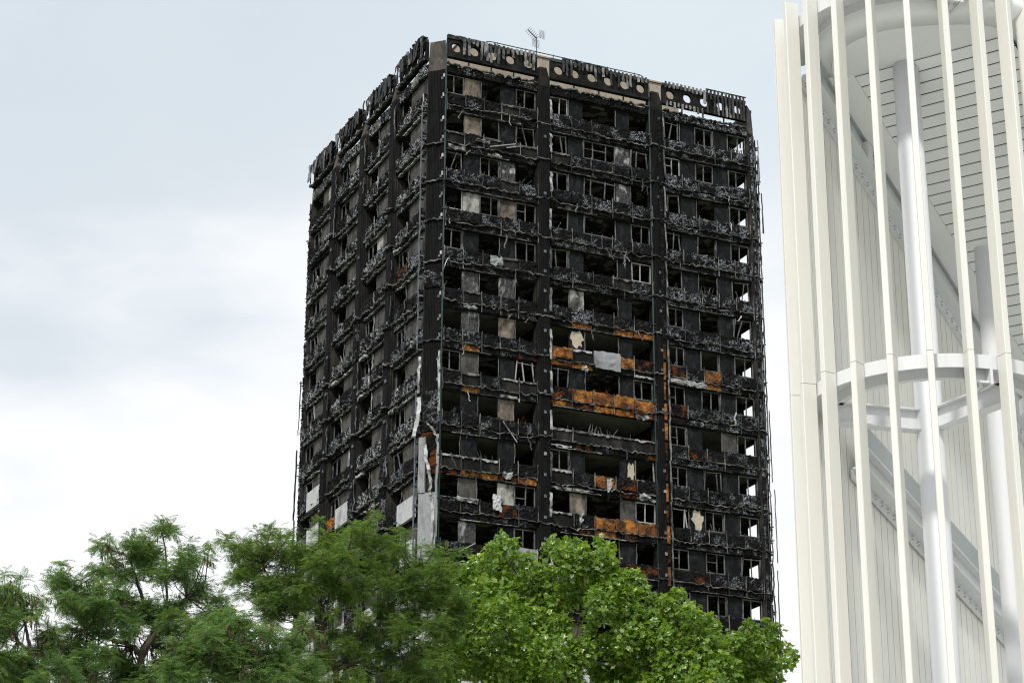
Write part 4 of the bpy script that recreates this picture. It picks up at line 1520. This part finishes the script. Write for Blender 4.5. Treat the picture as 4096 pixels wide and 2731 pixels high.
for fn_, ta, tt in ((flp, -0.6, T1), (flp2, 1.85, T1)):
    mb = MB()
    flbox(mb, fn_, ta, tt, -0.10, -0.08, -0.30, 0.10)          # web
    flbox(mb, fn_, ta, tt, -0.22, 0.0, -0.325, -0.302)          # lower flange
    flbox(mb, fn_, ta, tt, -0.079, 0.02, 0.10, 0.12)
    sg = mb.build('stringer', M['stringer'], st)
    mb = MB()
    flbox(mb, fn_, ta, tt, -0.26, -0.222, -0.47, -0.327)
    mb.build('hanger_plate', M['steel'], sg)
    mb = MB()
    t_ = ta + 0.1
    while t_ < tt:
        for q in (-0.365, -0.42):
            p0 = Vector(fn_(t_, -0.222, q))
            mb.tube([p0, p0 + perp * 0.03], [0.011, 0.011], 5)
        t_ += 0.185
    mb.build('bolt', M['bolt'], sg)
    for q in ((1.15, 2.9, 4.6) if fn_ is flp else ()):
        mb = MB()
        flbox(mb, fn_, q, q + 0.16, -0.078, 0.03, -0.30, -0.02)
        mb.build('cleat', M['steel'], sg)
mb = MB()
flbox(mb, flp2, 1.85, T1, 0.025, 0.05, -0.02, 0.30)
mb.build('flight_edge', M['edge'], st)
mb = MB()
flbox(mb, flp2, 1.85, T1, -0.077, 0.05, -0.05, -0.024)
mb.build('flight_underside', M['steel'], st)
# wall of narrow upright strips hung from the stringers
step = 0.178
n = int(10.5 / step)
for i in range(-4, n):
    t0 = i * step
    top = p_start.z - math.tan(TH) * t0 - 0.40
    a = p_start + hz_ * t0 - perp * 0.29
    b = p_start + hz_ * (t0 + step - 0.014) - perp * 0.29
    back = -perp * 0.03
    z1a, z1b = top, top - math.tan(TH) * step
    mb = MB()
    q0, q1, q2, q3 = a, b, b + back, a + back
    mb.hexa([(q.x, q.y, 0.0) for q in (q0, q1, q2, q3)] + [(q0.x, q0.y, z1a), (q1.x, q1.y, z1b), (q2.x, q2.y, z1b), (q3.x, q3.y, z1a)])
    mb.build('cladding_strip', M['strip'], st)
mb = MB()
a = p_start - hz_ * 0.8 - perp * 0.34
b = p_start + hz_ * 10.2 - perp * 0.34
za, zb_ = p_start.z - 0.45 + math.tan(TH) * 0.8, p_start.z - 0.45 - math.tan(TH) * 10.2
back = -perp * 0.05
mb.hexa([(a.x, a.y, 0), (b.x, b.y, 0), ((b + back).x, (b + back).y, 0), ((a + back).x, (a + back).y, 0),
         (a.x, a.y, za), (b.x, b.y, zb_), ((b + back).x, (b + back).y, zb_), ((a + back).x, (a + back).y, za)])
mb.build('wall_backing', M['stringer'], st)

# ------------------------------------------------------------------ trees
rng = np.random.default_rng(11)


def frond_template():
    v, f = [], []
    n = 6
    pts = []
    for i in range(n + 1):
        x = i / n
        pts.append((x, 0, 0.10 * x - 0.32 * x * x))
    v += pts
    for i in range(1, n + 1):
        for sgn in (1, -1):
            x, _, z = pts[i]
            ln = 0.27 * (1.0 - 0.35 * abs(i / n - 0.5))
            b = len(v)
            v.append((x + 0.055, sgn * ln * 0.5, z + 0.01 - 0.02))
            v.append((x + 0.03, sgn * ln, z - 0.06))
            v.append((x - 0.065, sgn * ln * 0.5, z + 0.01 - 0.02))
            f.append((i, b, b + 1) if sgn > 0 else (i, b + 1, b))
            f.append((i, b + 1, b + 2) if sgn > 0 else (i, b + 2, b + 1))
        if i > 0:
            # thread keeping the frond in one piece
            b = len(v)
            v.append((pts[i][0] - 0.07, 0.012, pts[i][2]))
            f.append((i - 1, i, b))
    b = len(v)
    v += [(1.1, 0.06, pts[n][2] - 0.03), (1.24, 0, pts[n][2] - 0.12), (1.1, -0.06, pts[n][2] - 0.03)]
    f += [(n, b + 2, b + 1), (n, b + 1, b)]
    return np.array(v), np.array(f)


def plane_template():
    ang = [(-150, .50), (-120, .76), (-92, .56), (-56, .96), (-29, .66), (0, 1.04), (29, .66), (56, .96), (92, .56), (120, .76), (150, .50), (180, .14)]
    v = [(0.0, 0, 0.0)]
    for a, r_ in ang:
        x, y = r_ * math.cos(R(a)), r_ * math.sin(R(a))
        v.append((x + 0.15, y, 0.16 * abs(y) - 0.14 * x * abs(x) - (0.10 if r_ > .6 else 0)))
    n = len(ang)
    f = [(0, 1 + i, 1 + (i + 1) % n) for i in range(n)]
    v = np.array(v)
    return v * 0.55, np.array(f)


def scatter(tv, tf, pos, xdir, up, scale):
    """copies of one leaf as arrays"""
    x = xdir / np.linalg.norm(xdir, axis=1, keepdims=True)
    y = np.cross(up, x)
    y /= np.linalg.norm(y, axis=1, keepdims=True) + 1e-9
    z = np.cross(x, y)
    B = np.stack([x, y, z], axis=1)                      # N,3(axis),3
    V = np.einsum('vk,nkd->nvd', tv, B) * scale[:, None, None] + pos[:, None, :]
    n, k = len(pos), len(tv)
    Fc = tf[None] + (np.arange(n) * k)[:, None, None]
    return V.reshape(-1, 3), Fc.reshape(-1, 3)


def mesh_np(name, V, Fc, mt, parent, **props):
    me = bpy.data.meshes.new(name)
    me.vertices.add(len(V))
    me.vertices.foreach_set('co', V.astype(np.float32).ravel())
    me.loops.add(Fc.size)
    me.loops.foreach_set('vertex_index', Fc.astype(np.int32).ravel())
    me.polygons.add(len(Fc))
    me.polygons.foreach_set('loop_start', np.arange(0, Fc.size, 3, dtype=np.int32))
    me.update(calc_edges=True)
    me.validate()
    me.materials.append(mt)
    o = bpy.data.objects.new(name, me)
    col.objects.link(o)
    o.parent = parent
    for k, v in props.items():
        o[k] = v
    return o


def tree(name, label, base_px, dist, lobes, crop, mats, kind, limbs, trunk_r, dens=1.0, group=None, leaf=0.17, depth=1.0, fork=None):
    """lobes: (x, y, r) read from a crop (x0, y0, zoom) of the photograph, set round the tree's own distance"""
    x0, y0, zm = crop
    bp = at(base_px, 2600, dist)
    root = thing(name, label, 'tree', (bp.x, bp.y, 0), 0, group)
    o = Vector((bp.x, bp.y, 0))
    Lp = []
    for (lx, ly, lr) in lobes:
        r_ = lr / zm / F_PX * dist * 1.02
        off = rng.normal(0, 0.55) * depth
        Lp.append((at(x0 + lx / zm, y0 + ly / zm, dist + off) - o, r_))
        if lr > 85 and kind == 'frond':
            p = at(x0 + lx / zm + rng.normal(0, lr * 0.3), y0 + (ly + lr * 0.55) / zm, dist + rng.normal(0.3, 0.5)) - o
            Lp.append((p, r_ * 0.85))
        if lr > 70:                                       # foliage behind, lower
            off2 = rng.uniform(0.8, 2.4) * depth
            p = at(x0 + lx / zm + rng.normal(0, lr * 0.15), y0 + (ly + lr * 0.35) / zm, dist + off2) - o
            Lp.append((p, r_ * 0.9))
    fk = at(*fork, dist) - o if fork else Vector((0, 0, Lp[0][0].z * 0.8))
    # trunk
    tk = MB()
    n = 10
    tk.tube([Vector((fk.x * (i / n) ** 2, fk.y * (i / n) ** 2, fk.z * i / n)) for i in range(n + 1)], [trunk_r * (1.25 - 0.85 * i / n) for i in range(n + 1)], 10)
    tk.build('trunk', M[mats[1]], root, True)
    heads = []
    for lim in limbs:
        pts = [fk * 1.0] + [at(x0 + a / zm, y0 + b / zm, dist + 0.5 + 0.25 * math.sin(a)) - o for a, b in lim]
        dense = []
        for a, b in zip(pts[:-1], pts[1:]):
            for i in range(4):
                dense.append(a.lerp(b, i / 4) + Vector((rng.normal(0, .02), rng.normal(0, .02), rng.normal(0, .02))))
        dense.append(pts[-1])
        mb = MB()
        nn = len(dense)
        mb.tube(dense, [max(0.010, trunk_r * 0.36 * (1 - 0.85 * i / nn)) for i in range(nn)], 7)
        mb.build('limb', M[mats[1]], root, True)
        heads += dense[3:]
    heads = heads or [fk]
    # boughs to each lobe, twigs and leaves within it
    tw = MB()
    pos, xd, ups, scl = [], [], [], []
    for (p, r_) in Lp:
        h = min(heads, key=lambda q: (q - p).length + (0.8 if q.z > p.z else 0))
        mid = h.lerp(p, 0.5) + Vector((0, 0, -0.10 * (p - h).length))
        ln = (p - h).length
        tw.tube([h, mid, p], [0.006 + 0.007 * min(2.0, ln), 0.006 + 0.005 * min(2.0, ln), 0.005], 5)
        if kind == 'frond':
            nt_ = int(max(6, 37 * (r_ / 0.34) ** 2 * dens))
            for q in range(nt_):
                d = rng.normal(0, 1, 3)
                d /= np.linalg.norm(d)
                d[2] = d[2] * 0.8 + 0.15
                tip = np.array(p) + d * r_ * rng.uniform(0.35, 1.28)
                b0 = np.array(p) + d * r_ * 0.1
                if q % 3 == 0:
                    tw.tube([b0, tip], [0.006, 0.003], 3)
                ax = tip - b0
                for s_ in range(5):
                    f_ = (s_ + 0.7) / 5
                    pp = b0 + ax * f_ + rng.normal(0, 0.02, 3)
                    side = np.cross(ax, (0, 0, 1.0)) * (1 if s_ % 2 else -1)
                    side /= np.linalg.norm(side) + 1e-6
                    dv = ax / (np.linalg.norm(ax) + 1e-6) * 0.6 + side * 0.8 + rng.normal(0, 0.25, 3)
                    dv[2] -= 0.12
                    pos.append(pp); xd.append(dv); ups.append(rng.normal(0, 0.35, 3) + (0, 0, 1)); scl.append(leaf * rng.uniform(0.7, 1.15))
        else:
            nl = int(max(12, 230 * (r_ / 0.40) ** 2 * dens))
            for q in range(nl):
                d = rng.normal(0, 1, 3)
                d /= np.linalg.norm(d)
                rad = r_ * rng.uniform(0.35, 1.0) ** 0.6 * (1 + 0.22 * rng.normal())
                pp = np.array(p) + d * rad
                if q % 14 == 0:
                    tw.tube([np.array(p), pp], [0.007, 0.003], 3)
                dv = d * 0.8 + rng.normal(0, 0.6, 3)
                dv[2] -= 0.25
                uu = rng.normal(0, 0.55, 3) + (d[0] * .5, d[1] * .5 - 0.15, 0.9)
                pos.append(pp); xd.append(dv); ups.append(uu); scl.append(leaf * rng.uniform(0.6, 1.15))
    if kind == 'frond' and mats[0] == 'leaf_locust':
        pd = MB()
        for q in range(55):
            p, r_ = Lp[rng.integers(len(Lp))]
            d = rng.normal(0, 1, 3)
            d /= np.linalg.norm(d)
            c = np.array(p) + d * r_ * rng.uniform(0.7, 1.05) + (0, -0.1, -0.05)
            for e in range(rng.integers(5, 12)):
                a = Vector(c + rng.normal(0, 0.06, 3))
                pd.bar(a, a + Vector((rng.normal(0, .02), rng.normal(0, .02), -rng.uniform(0.07, 0.12))), 0.022, 0.004, (rng.normal(), rng.normal(), 0))
        pd.build('seed_pods', M['pod'], root, kind='stuff')
    tw.build('branches', M[mats[1]], root, kind='stuff')
    tv, tf = frond_template() if kind == 'frond' else plane_template()
    V, Fc = scatter(tv, tf, np.array(pos), np.array(xd), np.array(ups), np.array(scl))
    mesh_np('crown', V, Fc, M[mats[0]], root, kind='stuff')
    return root


CL = (0, 2000, 2.145)
CMID = (800, 2000, 2.138)
CP = (1700, 2050, 1.517)
left_lobes = [(1390, 220, 95), (1285, 260, 55), (1460, 250, 55), (890, 360, 85), (960, 400, 70), (1130, 400, 130), (1290, 420, 140), (1620, 370, 60), (1640, 500, 120),
              (1760, 470, 60), (1540, 440, 70), (1790, 400, 35), (940, 480, 55), (850, 590, 95), (990, 590, 110), (1150, 640, 80), (1440, 600, 120), (1580, 660, 90),
              (1740, 760, 120), (1850, 830, 85), (1760, 520, 60), (500, 670, 115), (600, 720, 110), (515, 560, 40), (700, 690, 60), (690, 820, 110), (640, 920, 120),
              (850, 880, 150), (1080, 890, 160), (1290, 930, 150), (1010, 760, 90), (850, 740, 90), (1280, 540, 110), (560, 860, 90), (1500, 900, 120),
              (600, 1270, 160), (850, 1330, 140), (1150, 1460, 170), (1480, 1030, 150), (1650, 1100, 150), (1500, 1250, 130), (1800, 980, 120), (1900, 920, 80),
              (1380, 1420, 120), (760, 1480, 140), (1000, 1560, 170), (1450, 1600, 170), (760, 1080, 90), (900, 1080, 100), (600, 1100, 80), (1000, 1000, 110), (1110, 1130, 100), (1340, 1190, 90), (980, 1320, 110), (1060, 1420, 120), (720, 1250, 110),
              (1260, 1540, 140), (1560, 1400, 140), (1700, 1290, 130), (1860, 1240, 140), (1980, 1110, 110), (1900, 1450, 150)]
tree('locust_tree', 'feathery dark green locust with reddish pods and forked trunk, highest at left', 1220 / 2.145, 41.0, left_lobes, CL, ('leaf_locust', 'bark'), 'frond',
     [[(1285, 1200), (1350, 1070), (1420, 900), (1440, 600), (1390, 260)], [(1100, 1240), (950, 1190), (800, 1140), (760, 1060), (650, 900), (520, 620)],
      [(1320, 1090), (1200, 800), (1130, 500), (900, 380)], [(1450, 950), (1650, 800), (1760, 700)]], 0.16, 1.15, 'locust trees along the foot of the picture',
     fork=(1215 / 2.145, 2000 + 1330 / 2.145))
edge_lobes = [(180, 690, 55), (40, 640, 50), (60, 760, 75), (150, 800, 90), (320, 850, 85), (250, 930, 100), (90, 960, 110), (20, 880, 90), (310, 1000, 60),
              (430, 1130, 110), (60, 1120, 110), (350, 1240, 130), (180, 1340, 120), (100, 1460, 170), (400, 1450, 160), (550, 1420, 120), (20, 1330, 110),
              (250, 1560, 180), (600, 1560, 130), (-80, 800, 120), (-80, 1050, 150), (-80, 1350, 170)]
tree('locust_tree', 'lower locust with bare crooked branch cut off by the left edge', 250 / 2.145, 39.0, edge_lobes, CL, ('leaf_locust', 'bark'), 'frond',
     [[(230, 1150), (190, 980), (170, 800)], [(150, 1200), (60, 1000), (40, 760)], [(350, 1240), (430, 1130)]], 0.11, 1.05, 'locust trees along the foot of the picture',
     fork=(265 / 2.145, 2000 + 1300 / 2.145))
mid_lobes = [(230, 340, 75), (300, 380, 70), (370, 410, 110), (500, 290, 70), (600, 270, 75), (690, 310, 80), (790, 265, 35), (560, 400, 120), (290, 500, 65),
             (290, 650, 75), (220, 690, 35), (420, 590, 110), (350, 810, 70), (480, 540, 130), (700, 450, 140), (850, 440, 120), (980, 270, 50), (1010, 170, 35), (1080, 340, 80),
             (1170, 350, 110), (1300, 250, 85), (1450, 200, 75), (1490, 130, 35), (1390, 320, 120), (1560, 350, 90), (1690, 290, 45), (1760, 290, 50), (1700, 420, 100), (1250, 480, 160),
             (1020, 540, 160), (1500, 520, 150), (1900, 390, 55), (1990, 440, 75), (2230, 430, 55), (2120, 470, 60), (1850, 560, 150), (2050, 600, 140), (2160, 580, 80),
             (700, 640, 160), (520, 730, 130), (900, 740, 160), (1150, 720, 130), (1400, 740, 150), (1650, 720, 160), (1900, 780, 160), (2100, 780, 140),
             (2180, 950, 120), (560, 860, 120), (750, 850, 130), (620, 980, 100), (880, 880, 90), (1560, 900, 130), (1800, 960, 160), (2010, 1090, 150), (1720, 1120, 140),
             (1130, 980, 70), (1400, 1020, 90), (1400, 1150, 90), (1900, 1250, 140), (1600, 1290, 130), (1150, 1130, 90), (1000, 1180, 60), (1780, 1420, 140),
             (2050, 1330, 120), (1380, 1350, 90), (1650, 1530, 150), (1900, 1560, 150), (1400, 1540, 130), (1200, 1560, 130), (1250, 1240, 100), (1090, 1350, 100), (1300, 1430, 100), (1000, 1330, 90), (1510, 1170, 80), (1250, 1110, 60)]
tree('locust_tree', 'broad mid-green locust with open branching in front of the tower corner', 800 + 1200 / 2.138, 46.0, mid_lobes, CMID, ('leaf_locust2', 'bark'), 'frond',
     [[(1260, 1350), (1400, 1120), (1560, 980), (1700, 800), (1850, 620)], [(1080, 1250), (1030, 1050), (1090, 850), (1140, 660), (1290, 350)],
      [(1000, 1120), (850, 1040), (700, 850), (550, 600), (480, 350)], [(1420, 1340), (1700, 1250), (1950, 1100)]], 0.15, 1.1,
     'locust trees along the foot of the picture', fork=(800 + 1165 / 2.138, 2000 + 1450 / 2.138))
front_lobes = [(190, 990, 130), (350, 1030, 120), (60, 1130, 120), (150, 1240, 180), (400, 1250, 170), (620, 1330, 170), (780, 1180, 110), (900, 1060, 75), (980, 1120, 60),
               (540, 1120, 110), (760, 1380, 160), (950, 1440, 130), (200, 1470, 160), (450, 1500, 160), (700, 1560, 150), (-20, 1350, 160), (-150, 1250, 140),
               (-250, 1450, 170), (-60, 1540, 150), (1000, 1580, 130)]
tree('locust_tree', 'low spreading locust with pale fresh fronds between the two taller locusts', 800 + 350 / 2.138, 36.0, front_lobes, CMID, ('leaf_locust', 'bark'), 'frond',
     [[(300, 1450), (250, 1200), (200, 1020)], [(500, 1450), (700, 1300), (880, 1100)], [(150, 1500), (-100, 1350)]], 0.12, 1.3,
     'locust trees along the foot of the picture', fork=(800 + 380 / 2.138, 2000 + 1640 / 2.138))
plane_lobes = [(450, 190, 50), (480, 150, 28), (400, 230, 50), (545, 185, 35), (500, 260, 70), (350, 320, 80), (270, 330, 55), (220, 400, 65), (450, 350, 110), (620, 290, 55),
               (760, 220, 50), (775, 165, 32), (860, 185, 42), (850, 250, 75), (920, 180, 32), (960, 230, 50), (900, 330, 110), (1060, 170, 30), (1075, 215, 50), (1130, 205, 32),
               (1090, 280, 70), (1000, 300, 70), (1130, 330, 50), (1100, 400, 110), (1270, 385, 52), (1320, 400, 30), (1230, 430, 80), (1190, 500, 100), (1340, 490, 50), (1380, 540, 50),
               (1520, 495, 42), (1565, 495, 30), (1480, 550, 65), (1420, 600, 80), (1600, 590, 52), (1640, 620, 45), (1720, 640, 38), (1750, 700, 52), (1650, 710, 90), (1550, 670, 90),
               (700, 400, 115), (550, 470, 120), (350, 490, 120), (240, 540, 105), (740, 540, 120), (920, 460, 105), (1060, 540, 105), (1240, 610, 120), (450, 630, 140),
               (250, 700, 130), (640, 670, 125), (830, 680, 75), (1400, 740, 120), (1230, 770, 115), (1500, 820, 125), (1700, 820, 120), (1840, 820, 90), (1890, 760, 48),
               (1970, 690, 48), (2070, 670, 36), (2140, 690, 30), (2000, 790, 95), (2110, 780, 75), (2210, 835, 30), (2245, 870, 36), (2190, 910, 45), (2100, 900, 80), (1950, 920, 120),
               (1800, 960, 115), (300, 860, 140), (550, 830, 140), (750, 860, 130), (950, 830, 105), (1090, 900, 140), (1300, 930, 140), (1550, 960, 140), (120, 840, 110),
               (160, 690, 85), (100, 970, 120), (450, 1000, 130), (850, 990, 110), (1000, 700, 50), (650, 1020, 120), (1150, 1050, 130), (1430, 1060, 130), (1700, 1060, 120), (2000, 1040, 110), (2120, 1020, 60)]
tree('plane_tree', 'bright yellow-green plane tree with lobed leaves in front of the tower', 1700 + 900 / 1.517, 50.0, plane_lobes, CP, ('leaf_plane', 'bark_pale'), 'leaf',
     [[(930, 680), (950, 570), (880, 300)], [(980, 700), (1120, 600), (1250, 450)], [(740, 800), (600, 500), (480, 250)], [(1200, 850), (1500, 700), (1650, 640)],
      [(1400, 950), (1900, 850), (2150, 800)], [(700, 850), (400, 700), (270, 450)], [(870, 900), (900, 800), (1020, 640)]], 0.14, 1.1, None,
     leaf=0.172, depth=1.2, fork=(1700 + 880 / 1.517, 2050 + 900 / 1.517))
